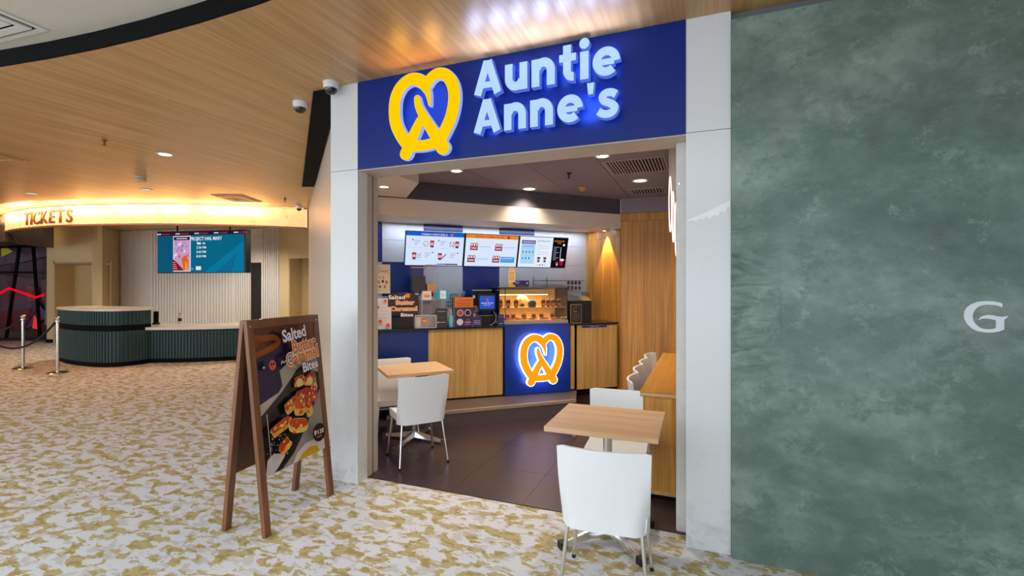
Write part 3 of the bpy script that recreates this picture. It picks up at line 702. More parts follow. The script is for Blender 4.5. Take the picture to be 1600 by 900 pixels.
def make_table(label, loc, rz, w_, d_, h, z0, tip, arm=.34):
    t = thing('cafe_table', label, 'table', loc, rz, 'small wooden cafe tables')
    obj('tabletop', bx(-w_ / 2, w_ / 2, -d_ / 2, d_ / 2, h - .03, h), M_tabletop, t, bev=.004)
    obj('mounting_plate', bx(-.12, .12, -.12, .12, h - .038, h - .03), M_blackm, t)
    obj('column', lathe(B(), [(.028, .05), (.028, h - .038)], 20), M_chrome, t, smooth=True)
    for k in range(4):
        an = R(45 + 90 * k); M = Matrix.Rotation(an, 4, 'Z'); bm = B()
        # a tapering arm that slopes down from the column
        pts = [(.02, .026, .035, .095), (arm * .55, .022, .02, .062), (arm, .020, .012, .035)]
        rr = []
        for x, hw, za, zb in pts: rr.append([bm.verts.new(M @ Vector(c)) for c in ((x, -hw, za), (x, hw, za), (x, hw * .6, zb), (x, -hw * .6, zb))])
        for q in range(2):
            for s_ in range(4): bm.faces.new((rr[q][s_], rr[q][(s_ + 1) % 4], rr[q + 1][(s_ + 1) % 4], rr[q + 1][s_]))
        bm.faces.new(rr[0][::-1]); bm.faces.new(rr[2]); bmesh.ops.recalc_face_normals(bm, faces=bm.faces)
        l = obj('foot_arm', bm, M_chrome, t, bev=.003)
        obj('foot_tip', box(B(), arm - .01, arm + .035, -.024, .024, 0, .042, M=M), tip, l, bev=.006)
    return t
t2 = make_table('square wooden cafe table straddling the shop threshold, nearest to us', (-.567, 3.085, .0068), 0.5, .665, .61, .755, 0, M_black, .32)
c_ = B(); tube(c_, [(-.16 + .012 * cos(k * pi / 6), -.25, .715 + .016 * sin(k * pi / 6)) for k in range(12)], .002, 6, closed=True)
obj('hanging_ring', c_, plain('cream_cord', '#d9cbb4', .6), t2)
make_table('square wooden cafe table inside the shop on the left, chairs on two sides', (-2.795, 4.262, .007), 47.7, .665, .62, .75, 0, M_steel, .33)
# long bar table on the right
bar = thing('bar_table', 'long low timber bar against the right wall', 'table', (-.42, 3.71, .007), 0)
obj('top', bx(-.02, .57, 0, 2.2, .775, .813), M_bartop, bar, bev=.003)
obj('front_lip', bx(-.018, .57, -.004, .0, .785, .803), wood('pale_edge_wood', '#c9a06c', '#d2ab79', '#b78d5a', 'x', fine=1.3), bar)
obj('end_panel', bx(.0, .235, .02, .045, .05, .775), M_plank, bar, bev=.002)
obj('end_panel', bx(.238, .57, .02, .045, .05, .775), M_plank, bar, bev=.002)
obj('end_rail', bx(.0, .57, .012, .02, .05, .08), M_cab, bar)
obj('support', bx(.50, .57, .05, 2.18, .0, .775), M_plank, bar)
obj('kick_board', bx(.04, .5, .06, .08, 0, .05), M_blackm, bar)

# ------------------------------------------------------------------ lights in the shop ceiling
def downlight(x, y, z, power, label, bright=14, r=.055, col=(1, .85, .68)):
    t = thing('downlight', label, 'ceiling light', (x, y, z), 0, 'recessed downlights')
    ring = B(); prof_o, prof_i = r + .022, r; n = 24
    vo = [[ring.verts.new((rr * cos(2 * pi * k / n), rr * sin(2 * pi * k / n), zz)) for k in range(n)] for rr, zz in ((prof_o, -.001), (prof_o - .004, -.007), (prof_i, -.006), (prof_i - .006, .0))]
    for a_ in range(3):
        for k in range(n): ring.faces.new((vo[a_][k], vo[a_][(k + 1) % n], vo[a_ + 1][(k + 1) % n], vo[a_ + 1][k]))
    obj('trim_ring', ring, M_offwhite, t, smooth=True)
    obj('lens', lathe(B(), [(r - .004, -.004), (r - .004, -.002)], 20), plain('lamp_%s' % bright, (1, .86, .68, 1), .5, emit=bright), t)
    if power:
        s = spot('downlight_beam', (0, 0, -.012), power, col, 125, .8, .04); s.parent = t
    return t
downlight(-2.408, 4.47, IN, 95, 'bright recessed downlight in the middle of the shop opening')
downlight(-.87, 4.46, IN, 95, 'bright recessed downlight beside the ceiling grille')
downlight(-3.02, 4.06, 2.62, 50, 'bright recessed downlight in the left lower soffit', r=.045)
downlight(-2.018, 5.655, IN, 60, 'dim recessed downlight over the counter', 3, .075)
downlight(-.673, 5.675, IN, 85, 'dim recessed downlight between the two ceiling grilles', 3, .075)
# lamps in front of the bulkhead and over the serving area
downlight(*slant(-.068, .30), 2.41, 0, 'small downlight lighting the timber side wall', 8, .03)
s = spot('side_wall_beam', (*slant(-.055, .30), 2.40), 130, (1, .58, .16), 54, .08, .01); s.parent = None
area('counter_strip_light', (*slant(-1.6, .7), 2.42), (0, 0, R(45.7)), 3.0, .08, 15, (.88, .93, 1))
spot('bulkhead_wash', (*slant(-1.35, -.32), IN - .03), 14, (1, .74, .48), 95, .5, .05)

def grille(x0, x1, y0, y1, n, label, skip=None):
    t = thing('ceiling_grille', label, 'air grille', ((x0 + x1) / 2, (y0 + y1) / 2, IN)); hx, hy = (x1 - x0) / 2, (y1 - y0) / 2
    f = .02; bm = B()
    for q in ((-hx - f, hx + f, -hy - f, -hy), (-hx - f, hx + f, hy, hy + f), (-hx - f, -hx, -hy, hy), (hx, hx + f, -hy, hy)): box(bm, *q, -.008, -.0005)
    obj('frame', bm, plain('grille_paint', '#a79da4', .5), t)
    obj('duct_void', bx(-hx, hx, -hy, hy, -.002, -.0008), M_blackm, t)
    for k in range(n):
        cx_ = -hx + 2 * hx * (k + .5) / n; wd = hx / n * .9
        obj('louvre', bx(cx_ - wd / 2, cx_ + wd / 2, -hy, hy, -.012, -.003), MC['grille_paint'], t)
grille(-.90, -.35, 4.69, 5.24, 18, 'large slatted air grille in the shop ceiling')
grille(-.86, -.46, 6.17, 6.50, 11, 'small slatted air grille at the rear of the shop ceiling')
t = thing('heat_detector', 'yellowish round detector on the shop ceiling', 'detector', (-1.382, 5.823, IN))
obj('base', lathe(B(), [(.05, -.018), (.055, -.001)], 20), plain('aged_plastic', '#c39a4a', .5), t, smooth=True)
obj('head', lathe(B(), [(.024, -.045), (.036, -.03), (.038, -.018)], 20), MC['aged_plastic'], t, smooth=True)
def sprinkler(x, y, z, label, m=None):
    t = thing('sprinkler_head', label, 'sprinkler', (x, y, z))
    m = m or M_black
    obj('cup', lathe(B(), [(.012, -.02), (.03, -.001)], 14), m, t, smooth=True)
    obj('stem', lathe(B(), [(.007, -.055), (.009, -.02)], 10), m, t)
    obj('deflector', lathe(B(), [(.022, -.06), (.022, -.056)], 14), m, t)
sprinkler(-1.335, 5.004, IN, 'black sprinkler head on the shop ceiling')
# neon tube sign near the right bulkhead
t = thing('neon_sign', 'white neon loop sign hanging edge-on near the right wall', 'neon sign', (-.22, 4.0, 0))
E_neon = plain('neon_tube', (1, .74, .68, 1), .4, emit=1.5)
for x, y, z, ry, rz_ in ((-.018, -.05, 2.25, .15, .215), (.0, .02, 2.16, .13, .20), (.022, .02, 2.06, .16, .21)):
    obj('neon_tube', tube(B(), [(x, y + ry * cos(2 * pi * k / 40), z + rz_ * sin(2 * pi * k / 40)) for k in range(40)], .0045, 8, closed=True), E_neon, t, smooth=True)
obj('hanging_wire', tube(B(), [(-.018, -.05, 2.465), (-.018, -.05, IN)], .0015, 6), M_steel, t)
obj('hanging_wire', tube(B(), [(.022, .02, 2.27), (.022, .02, IN)], .0015, 6), M_steel, t)

# ------------------------------------------------------------------ dome and bullet cameras
def dome(x, y, z, label, s=1.0, dark=True):
    t = thing('dome_camera', label, 'camera', (x, y, z))
    obj('housing', lathe(B(), [(.052 * s, -.05 * s), (.060 * s, -.04 * s), (.062 * s, -.001)], 28), plain('camera_white', '#e6e4e6', .35), t, smooth=True)
    obj('dome', lathe(B(), [(.008 * s, -.100 * s), (.030 * s, -.094 * s), (.046 * s, -.075 * s), (.051 * s, -.05 * s)], 28), plain('dome_smoke', '#07070b', .06, coat=.6), t, smooth=True)
    obj('shroud', lathe(B(), [(.0525 * s, -.054 * s), (.055 * s, -.050 * s), (.055 * s, -.046 * s)], 28), MC['camera_white'], t, smooth=True)
    return t
dome(-2.80, 3.07, CEIL, 'white dome camera at top of the left pillar')
dome(-3.36, 3.30, CEIL, 'white dome camera on the timber ceiling left of the pillar')
dome(-7.83, 7.66, CEIL, 'small white dome camera at the far right end of the ticket fascia')
t = thing('bullet_camera', 'white camera under the right end of the cream bulkhead', 'camera', (*slant(-.14, -.02), 2.41), 200)
obj('bracket', lathe(B(), [(.03, -.02), (.034, -.001)], 16), MC['camera_white'], t)
Mc = Matrix.Translation((0, 0, -.05)) @ Matrix.Rotation(R(68), 4, 'X')
obj('body', lathe(B(), [(.028, -.05), (.036, -.045), (.036, .05), (.03, .06)], 18, M=Mc), MC['camera_white'], t, smooth=True)
obj('lens', lathe(B(), [(.024, .0605), (.024, .063)], 16, M=Mc), M_black, t)

# ------------------------------------------------------------------ menu screens
TA = 45.7; TD = DB; t0 = Vector((-3.655 + .045, 5.218 + .043))
def menu_tv(k, label, paint):
    p = t0 + TD * (.80 * k + .4) + NB * -.01
    t = thing('menu_screen', label, 'screen', (p.x, p.y, 1.872), TA, 'menu screens above the serving area')
    tilt = Matrix.Rotation(R(14), 4, 'X')     # top leans out towards the customer
    bm = box(B(), -.396, .396, -.018, .018, 0, .458, M=tilt); obj('frame', bm, M_black, t, bev=.002)
    obj('wall_arm', tube(B(), [tilt @ Vector((0, .01, .25)), (0, .16, .26)], .012, 8), M_blackm, t)
    a = Art(tilt @ basis((-.386, -.0185, .010), (1, 0, 0), (0, -1, 0)), emit=1.0, step=.0004); paint(a, .772, .438); a.done('display', t)
    return t
def cupicon(a, x, y, s, c='#a33a52'):
    a.poly([(x - .022 * s, y + .035 * s), (x + .022 * s, y + .035 * s), (x + .016 * s, y - .035 * s), (x - .016 * s, y - .035 * s)], c)
    a.rect(x - .014 * s, y - .012 * s, x + .014 * s, y + .012 * s, '#e8b9c6'); a.rect(x - .016 * s, y - .035 * s, x + .016 * s, y - .022 * s, '#3a3450')
def m1(a, W, H):
    a.rect(0, 0, W, H, '#d3e2fb'); a.rect(0, H - .052, W, H, '#1560c8'); a.txt('FRESH PRETZELS', .20, H - .040, .34, .024, '#f2c6cf', .01); a.ell(.60, H - .026, .018, .018, '#e05a5a')
    for i, (x, y, r_) in enumerate(((.08, .25, 0), (.42, .25, 0), (.08, .09, 1), (.42, .09, 1))):
        ix = x + (.21 if not r_ else .03); tx = x + (.02 if not r_ else .16)
        cupicon(a, ix + .05 * (1 if not r_ else 0), y + .035, 1.3)
        if i == 0:
            a.line([(ix - .045, y), (ix - .065, y + .04), (ix - .03, y + .07), (ix, y + .04), (ix - .02, y), (ix - .05, y + .03)], .006, '#8a6a6e')
        elif i == 1:
            for q in range(9): a.ell(ix - .02 + .03 * cos(q * 2.3), y + .035 + .03 * sin(q * 1.7), .008, .008, '#8c3448', 8)
        elif i == 2:
            for q in range(3): a.line([(ix + .03, y + .01 + .02 * q), (ix + .09, y + .02 + .025 * q)], .006, '#9a6268')
        else: a.line([(ix + .02, y), (ix + .085, y + .07)], .014, '#9a5058')
        for q, wl in enumerate((.075, .06, .04)): a.rect(tx + .01, y + .07 - .024 * q, tx + .01 + wl, y + .076 - .024 * q, '#7e8bb4')
        a.rect(x, y - .02, x + .14, y - .017, '#b2bfe0'); a.ell(tx - .015 if not r_ else tx + .11, y + .085, .01, .01, '#515a86', 10)
    a.rect(.42, .012, .70, .030, '#4a4e5c'); a.rect(.43, .016, .53, .026, '#8d93a4')
def m2(a, W, H):
    a.rect(0, 0, W, H, '#d6e4fb'); a.rect(0, H - .052, W, H, '#e8821c'); a.txt('PRETZEL COMBO BOXES', .13, H - .040, .42, .024, '#8f3f5a', .01); a.ell(.62, H - .028, .020, .02, '#7b3a6a')
    for i, (x, y) in enumerate(((.07, .235), (.43, .235), (.04, .07), (.40, .07))):
        for q in range(3): a.ell(x + .02 + .035 * q, y + .06, .02, .026, '#7d3f58' if q != 1 else '#a84a60'); a.ell(x + .02 + .035 * q, y + .06, .011, .016, '#efe0e4')
        a.rect(x - .005, y, x + .105, y + .045, '#a23f55'); a.rect(x + .01, y + .008, x + .09, y + .022, '#eccbd2'); a.rect(x - .005, y - .012, x + .105, y, '#443a56')
        if i < 3: a.rect(x + .12, y + .035, x + .30, y + .041, '#8d99bd'); a.rect(x + .12, y + .015, x + .27, y + .018, '#b0bcdc')
    a.rect(.52, .06, .73, .14, '#3f93dd'); a.rect(.53, .115, .71, .122, '#e4f0fb'); a.rect(.53, .09, .69, .095, '#9cc9f0')
def m3(a, W, H):
    a.rect(0, 0, .53, H, '#e2ecf8'); a.rect(.53, 0, W, H, '#0b0d16')
    a.rect(.03, .05, .25, H - .06, '#a9d2f2'); a.rect(.03, H - .10, .25, H - .05, '#46588f'); a.rect(.045, H - .085, .235, H - .068, '#d9a6b8')
    a.rect(.05, H - .15, .23, H - .125, '#7fbdf0')
    for j in range(2):
        for i in range(4 - j): (a.ell(.06 + .052 * i, .22 - .09 * j, .014, .014, '#6a86a8', 12) if i == 0 else a.rect(.052 + .052 * i, .205 - .09 * j, .068 + .052 * i, .235 - .09 * j, '#3d5678'))
    a.txt('BEVERAGES', .28, H - .065, .20, .024, '#55709a', .005)
    for q in range(6): a.rect(.28, H - .10 - .03 * q, .28 + (.05 if q % 3 == 0 else .19), H - .096 - .03 * q, '#9aa9c2')
    for x in (.32, .42): a.poly([(x - .025, .15), (x + .025, .15), (x + .016, .075), (x - .016, .075)], '#4a2a38'); a.rect(x - .02, .10, x + .02, .125, '#c78a98')
    a.ell(.35, .035, .01, .01, '#1b2130', 10); a.ell(.39, .035, .01, .01, '#1b2130', 10); a.rect(.29, .032, .33, .038, '#8d9ab2'); a.rect(.41, .032, .46, .038, '#8d9ab2')
    a.txt('HANDCRAFTED', .545, H - .055, .17, .020, '#e69a2a', .01); a.txt('DRINKS', .60, H - .082, .06, .014, '#e69a2a', .01); a.ell(.71, H - .10, .018, .018, '#eadfe4')
    for q in range(8): a.rect(.545, .30 - .026 * q, .545 + (.05 if q % 3 else .09), .306 - .026 * q, '#b5b9c6'); a.rect(.66, .29 - .022 * q, .672, .305 - .022 * q, '#d4d7df')
    a.poly([(.60, .085), (.645, .085), (.638, .02), (.612, .02)], '#b03a4e'); a.rect(.612, .04, .64, .06, '#e8c4cc')
    a.poly([(.66, .11), (.735, .12), (.715, .03), (.675, .03)], '#8c2432'); a.ell(.70, .118, .04, .018, '#ead6da')
menu_tv(0, 'leftmost menu screen, blue heading bar above four pretzel items', m1)
menu_tv(1, 'middle menu screen with an orange heading bar', m2)
menu_tv(2, 'right menu screen listing beverages beside a black column', m3)

# ------------------------------------------------------------------ things on the counter (positions in the counter frame)
WZ = 1.0925
def onc(name, label, cat, t, d=.15, z=WZ, rz=0, group=None): return thing(name, label, cat, cp(t, d, z), CA + rz, group)
def card(parent, nm, x0, x1, z0, z1, paint, y=0, th=.006, lean=0, back=None, label=None):
    M = Matrix.Translation((0, y, 0)) @ Matrix.Rotation(R(lean), 4, 'X')
    obj('board', box(B(), x0, x1, 0, th, z0, z1, M=M), back or M_offwhite, parent)
    a = Art(M @ basis((x0, -.0004, z0), (1, 0, 0), (0, -1, 0))); paint(a, x1 - x0, z1 - z0); return a.done(nm, parent, label)
# keychain poster on a stand at the far left
t = onc('poster_stand', 'cream keychain poster on a stand behind the counter at the far left', 'poster', -1.62, .28)
def p_key(a, W, H):
    a.rect(0, 0, W, H, '#e3d5c0'); a.txt('KEYCHAIN', .02, H - .10, W - .05, .035, '#6b5a52', .01); a.rect(.05, H - .05, .16, H - .045, '#8a7a70')
    a.rect(.01, .07, .09, H - .14, '#d8962c'); a.rect(.02, .16, .08, .2, '#efd9a0'); a.rect(.02, .085, .08, .12, '#b35a2a')
    for i, (x, y, c) in enumerate(((.13, .20, '#e2a53a'), (.17, .20, '#e2a53a'), (.12, .14, '#d97a3a'), (.165, .15, '#2b2640'), (.21, .14, '#cf4a4a'), (.13, .085, '#8a6a4a'), (.19, .085, '#b78a3a'))): a.ell(x, y, .014, .02, c, 10)
    a.rect(.01, .04, .14, .043, '#8a7a70')
card(t, 'print', -.14, .115, .42, .78, p_key)
obj('pole', bx(-.06, -.045, .01, .03, 0, .44), M_black, t); obj('foot', bx(-.13, .06, -.04, .10, 0, .012), M_black, t)
obj('tray', bx(-.14, .115, -.03, .05, .37, .385), M_steel, t)
t = onc('menu_sheet', 'white order sheet with round orange food pictures at far left', 'sheet', -1.61, .03)
def p_sheet(a, W, H):
    a.rect(0, 0, W, H, '#cfcad2')
    for q in range(7): a.rect(.04, H - .07 - .042 * q, W - .03 - .03 * (q % 2), H - .067 - .042 * q, '#9d96a4')
    for x, y, r_ in ((.03, .26, .024), (.12, .335, .020), (.06, .09, .026), (.15, .045, .026)): a.ell(x, y, r_ * 1.15, r_ * 1.15, '#e8dcd0'); a.ell(x, y, r_, r_, '#d9692a'); a.ell(x, y, r_ * .5, r_ * .5, '#c24f1c')
card(t, 'print', -.09, .10, .0, .37, p_sheet, lean=-4)
# salted butter caramel bites standee
t = onc('cutout_sign', 'die-cut Salted Butter Caramel Bites sign standing on a black box', 'sign', -1.37, .05)
obj('black_box', bx(-.14, .12, .0, .12, 0, .13), M_black, t)
obj('support', bx(-.03, .03, .05, .06, .13, .30), M_black, t)
def bubble(a, s, x, y, wd, h, col, out, rot=0, b1=.07, b0=.02):
    a.txt(s, x, y, wd, h, out, b1, rot); a.txt(s, x + wd * .012, y, wd * .976, h, col, b0, rot)
a = Art(basis((-.19, -.002, .12), (1, 0, 0), (0, -1, 0)))
a.poly([(.0, .09), (.02, .23), (.02, .30), (.20, .32), (.32, .31), (.37, .24), (.38, .13), (.36, .03), (.26, .0), (.18, .02), (.15, .09)], '#3b1d16')
bubble(a, 'Salted', .015, .235, .20, .05, '#f3eef0', '#4a2b30'); a.rect(.22, .25, .27, .30, '#d98a2a')
bubble(a, 'Butter', .10, .17, .23, .052, '#e58a2c', '#f6e9d8'); bubble(a, 'Caramel', .03, .095, .33, .052, '#e58a2c', '#f6e9d8'); bubble(a, 'Bites', .16, .025, .15, .042, '#f3eef0', '#4a2b30')
a.done('lettering', t)
obj('board', box(B(), -.18, .18, 0, .006, .16, .40), plain('dark_card', '#2f1713', .6), t)
# drink dispenser: two clear tanks
t = onc('drink_dispenser', 'twin-tank drink dispenser, dark drink left and yellow drink right', 'dispenser', -1.09, .345)
obj('base', bx(-.16, .17, -.10, .14, 0, .42), M_steel, t, bev=.006)
for x0, x1, mat_, lv, nm in ((-.155, .025, plain('dark_drink', '#1d0b0d', .35), .20, 'dark drink'), (.035, .165, plain('yellow_drink', '#cf9f5c', .2), .10, 'yellow drink')):
    tk = obj('tank', bx(x0, x1, -.09, .12, .44, .74 if x0 < 0 else .77), plain('tank_plastic', '#d8cccc', .15, alpha=.07), t, bev=.01)
    obj('drink', bx(x0 + .006, x1 - .006, -.084, .114, .445, .44 + lv), mat_, tk, label=nm)
    obj('lid', bx(x0 - .004, x1 + .004, -.094, .124, .74 if x0 < 0 else .77, .755 if x0 < 0 else .785), plain('lid_plastic', '#bda4a4', .3), t, bev=.006)
    obj('tap', tube(B(), [((x0 + x1) / 2, -.09, .43), ((x0 + x1) / 2, -.13, .42), ((x0 + x1) / 2, -.13, .38)], .01, 8), M_black, t)
# white picture card and blue card
t = onc('price_card', 'small white card with an orange pretzel picture over the counter', 'card', -1.08, .10)
card(t, 'print', -.05, .06, .34, .45, lambda a, W, H: (a.rect(0, 0, W, H, '#d9d0d2'), a.ell(.055, .05, .035, .02, '#d5661f'), a.ell(.055, .055, .02, .012, '#eb9a3a')))
obj('stand', box(bx(-.06, -.053, 0, .006, 0, .45), -.08, .02, -.02, .06, 0, .004), plain('clear_white_acrylic', '#c9c4c8', .2), t)
t = onc('list_card', 'narrow dark item list card beside the cutout sign', 'card', -1.20, .10)
card(t, 'print', -.03, .03, .16, .45, lambda a, W, H: (a.rect(0, 0, W, H, '#3a3848'), [a.rect(.006, .02 + .032 * q, W - .008, .036 + .032 * q, '#b9b7c6') for q in range(8)]))
obj('post', bx(-.004, .004, .006, .014, 0, .2), M_black, t)
t = onc('payment_card', 'bright blue card with a white label panel', 'card', -.88, .12)
card(t, 'print', -.075, .085, .345, .465, lambda a, W, H: (a.rect(0, 0, W, H, '#2f9fc4'), a.rect(.045, .01, .12, H - .01, '#e7eef0'), a.rect(.055, .06, .09, .066, '#7aa6b4'), a.rect(.055, .04, .11, .045, '#9aa6aa')))
obj('post', bx(.0, .008, .006, .014, 0, .36), M_steel, t)
# wire/perforated bin and clear tray
t = onc('perforated_bin', 'perforated metal box behind the clear tray', 'box', -1.03, .14)
M_perf = plain('perforated_metal', '#8d8587', .35, .3)
obj('shell', bx(-.15, .13, 0, .09, .17, .335), M_perf, t, bev=.003); bm = B()
for i in range(14):
    for j in range(8): box(bm, -.11 + i * .016, -.104 + i * .016, -.002, -.0005, .18 + j * .018 + .004 * (i % 2), .188 + j * .018 + .004 * (i % 2))
tag(obj('perforation', bm, M_blackm, t), kind='stuff')
obj('leg', bx(-.15, -.14, 0, .09, 0, .17), M_steel, t); obj('leg', bx(.12, .13, 0, .09, 0, .17), M_steel, t)
t = onc('clear_tray', 'clear lidded tray with an orange pretzel label on the counter edge', 'tray', -1.10, .03)
M_acr = plain('clear_acrylic', '#c8bcbc', .1, alpha=.3)
obj('box', bx(-.13, .13, 0, .1, 0, .155), M_acr, t, bev=.003)
bm = B()
for q in ((-.132, .132, -.002, .0, 0, .008), (-.132, .132, -.002, .0, .148, .157), (-.132, -.125, -.002, 0, 0, .157), (.125, .132, -.002, 0, 0, .157)): box(bm, *q)
obj('edge', bm, plain('tray_edge', '#cfc3c3', .2), t)
a = Art(basis((-.12, -.003, .01), (1, 0, 0), (0, -1, 0))); a.rect(0, 0, .06, .125, '#bfb4b8'); a.ell(.10, .085, .04, .024, '#cf6a1e'); a.ell(.10, .075, .028, .014, '#e8a032'); a.done('label_print', t)
t = onc('leaflet_holder', 'black leaflet with pale lines standing on the counter', 'leaflet', -.905, .03)
card(t, 'print', -.07, .07, 0, .235, lambda a, W, H: (a.rect(0, 0, W, H, '#2b2930'), a.rect(.02, H - .04, W - .02, H - .034, '#a9a9b2'), a.rect(.02, .12, W - .03, .123, '#6d6b75'), a.rect(.035, .062, .12, .068, '#b8b8c0'), a.ell(.024, .065, .008, .008, '#d5d5da', 10)), lean=-6, back=M_black)
t = onc('sanitiser_bottle', 'teal and clear pump bottle between leaflet and orange display', 'bottle', -.775, .08)
obj('bottle', lathe(B(), [(.034, 0), (.036, .01), (.034, .12), (.012, .15), (.012, .17)], 16), plain('teal_plastic', '#69b3bb', .25), t, smooth=True)
obj('pump', tube(B(), [(0, 0, .17), (0, 0, .215), (-.03, -.01, .215)], .006, 8), M_offwhite, t)
obj('cup', lathe(B(), [(.02, .0), (.03, .13)], 14, cx=.05, cy=.06), M_acr, t)
t = onc('tissue_pack', 'crumpled clear plastic bag behind the pump bottle', 'bag', -.79, .26)
bm = B(); bmesh.ops.create_icosphere(bm, subdivisions=2, radius=.055)
for v in bm.verts: v.co = Vector((v.co.x, v.co.y * .7, v.co.z * 2.2 + .13)) * (1 + .12 * random.uniform(-1, 1))
lo_ = min(v.co.z for v in bm.verts)
for v in bm.verts: v.co.z -= lo_
obj('bag', bm, plain('cloudy_plastic', '#a3979c', .3), t)
# orange and purple dip display
t = onc('dip_display', 'orange and purple display board with three round dip pictures', 'display', -.625, .04)
def p_dip(a, W, H):
    a.rect(0, 0, W, H, '#33264f'); a.rect(0, H - .125, W, H, '#d9731f')
    for q in range(4): a.rect(.015, H - .035 - .024 * q, W - .02 - .012 * (q % 2), H - .029 - .024 * q, '#7c2b12')
    for x, y, c in ((.07, .175, '#a8481c'), (.165, .175, '#2a1a1c'), (.065, .06, '#cfc9bd')): a.ell(x, y, .042, .042, '#c9bcc0'); a.ell(x, y, .033, .033, c)
    a.txt('DIPS', .145, .075, .045, .02, '#c4485a', .02); a.txt('CLASSIC', .125, .048, .08, .018, '#e6dfe6', .01); a.rect(.125, .022, .20, .034, '#b65a8a')
card(t, 'print', -.115, .12, 0, .37, p_dip, back=plain('purple_card', '#33264f', .5), th=.02)
obj('side_card', bx(-.135, -.115, 0, .1, 0, .36), plain('grey_purple_card', '#5c5266', .5), t)
t = onc('snack_rack', 'small two-tier clear rack of wrapped snacks', 'rack', -.475, .10)
obj('frame', box(box(bx(-.05, .06, 0, .1, .115, .122), -.05, .06, 0, .1, .185, .192), -.05, .06, .095, .1, 0, .26), M_acr, t)
for i in range(3):
    for j in range(2): obj('snack_pack', bx(-.045 + .034 * i, -.016 + .034 * i, .01, .08, .124 + .07 * j, .165 + .07 * j), plain('snack_wrap_%d' % ((i + j) % 3), ('#7c4a4a', '#b99a90', '#4d3440')[(i + j) % 3], .4), t, bev=.006)
t = onc('notice_card', 'small navy notice card below the snack rack', 'card', -.455, .03)
card(t, 'print', -.06, .06, 0, .115, lambda a, W, H: (a.rect(0, 0, W, H, '#232450'), a.rect(.02, .07, .10, .076, '#a9a5c8'), a.txt('PRETZELS', .02, .045, .08, .014, '#d8a7c0', .01), a.rect(.015, .028, .105, .034, '#8580b0')), lean=-8)
t = onc('cup_basket', 'black wire basket behind the dip display', 'basket', -.70, .38)
bm = B()
for z in (.0, .05, .10, .15, .2): tube(bm, [(-.07, -.05, .2 + z), (.07, -.05, .2 + z), (.07, .05, .2 + z), (-.07, .05, .2 + z)], .0025, 5, closed=True)
for x in (-.07, -.042, -.014, .014, .042, .07):
    for y in (-.05, .05): tube(bm, [(x, y, .2), (x, y, .4)], .0025, 5)
obj('basket_wire', bm, M_black, t); obj('stand', bx(-.07, .07, -.05, .05, 0, .2), M_black, t)
t = onc('scoop', 'blue-grey ice scoop leaning over the wire basket', 'scoop', -.58, .40)
obj('scoop_bowl', tube(B(), [(-.03, 0, .28), (.02, 0, .38), (.05, 0, .44)], .035, 12, r2=.02), plain('blue_grey_plastic', '#5a6f92', .3), t, smooth=True)
obj('handle', tube(B(), [(-.03, 0, .0), (-.03, 0, .3)], .012, 8), M_steel, t, smooth=True)
# till
t = onc('till', 'black point-of-sale till with a blue customer screen', 'till', -.285, .12)
obj('base', bx(-.13, .10, .02, .22, 0, .14), M_black, t, bev=.008)
obj('drawer_line', bx(-.125, .095, .016, .02, .125, .13), M_steel, t)
obj('column', bx(-.03, .03, .09, .13, .14, .25), M_black, t)
obj('rear_screen', bx(-.17, .09, .16, .19, .20, .45), M_black, t, bev=.005)
obj('rear_screen_top', bx(-.17, .09, .14, .20, .45, .462), M_steel, t)
mo = obj('customer_screen', bx(-.125, .115, .03, .055, .19, .415), M_black, t, bev=.004)
a = Art(basis((-.105, .0295, .215), (1, 0, 0), (0, -1, 0)), emit=.9); a.rect(0, 0, .20, .17, '#2f56c4'); a.poly([(.085, .13), (.118, .13), (.113, .095), (.10, .088), (.09, .095)], '#c95a78'); a.rect(.095, .10, .108, .12, '#2f56c4')
a.txt("Auntie Anne's", .02, .068, .165, .018, '#e8eeff', .01); a.rect(.05, .046, .15, .052, '#b9c6f2'); a.done('display', mo)
obj('sticker', bx(-.165, -.135, .158, .16, .35, .39), M_offwhite, t)
obj('cable', tube(B(), smoothline([(.07, .0, .18), (.10, -.01, .14), (.10, -.01, .07), (.06, -.01, .02), (.02, -.01, .006)]), .004, 8), plain('grey_cable', '#a8a4ad', .4), t, smooth=True)
t = onc('leaflet_box', 'small purple box beside the glass display case', 'box', -.155, -.012, WZ)
card(t, 'print', -.035, .045, 0, .15, lambda a, W, H: (a.rect(0, 0, W, H, '#2c2560'), a.rect(.01, .12, .06, .125, '#8c86bd'), a.rect(.02, .03, .06, .036, '#c4bfe6')), th=.035, back=plain('purple_box', '#2c2560', .5))

# heated glass display case
case = onc('display_case', 'heated glass display case full of pretzel packs on the logo panel', 'display case', .30, .04, 1.1085)
bm = B(); X0, X1, D0, D1, HT = -.46, .50, .0, .40, .475
for x in (X0, X1):
    for y in (D0, D1): box(bm, x - .004, x + .004, y - .004, y + .004, 0, HT)
for z in (HT,):
    for y in (D0, D1): box(bm, X0, X1, y - .004, y + .004, z - .004, z + .004)
    for x in (X0, X1): box(bm, x - .004, x + .004, D0, D1, z - .004, z + .004)
box(bm, -.384, -.376, -.006, .002, 0, HT); obj('frame', bm, M_black, case)
obj('base', bx(X0 - .01, X1 + .01, D0 - .008, D1, 0, .04), plain('base_metal', '#b39a8c', .35, .4), case, bev=.003)
obj('shelf', bx(X0 + .005, X1 - .005, D0 + .03, D1 - .01, .205, .212), plain('warm_shelf', '#d9b47c', .3), case)
obj('canopy', bx(X0 + .02, X1 - .16, D0 + .06, D1 - .02, .385, .45), plain('brass_canopy', '#c79a55', .3, .5), case, bev=.01)
obj('roof_plate', bx(X0, X1, D0 + .05, D1, HT + .004, HT + .008), M_steel, case)
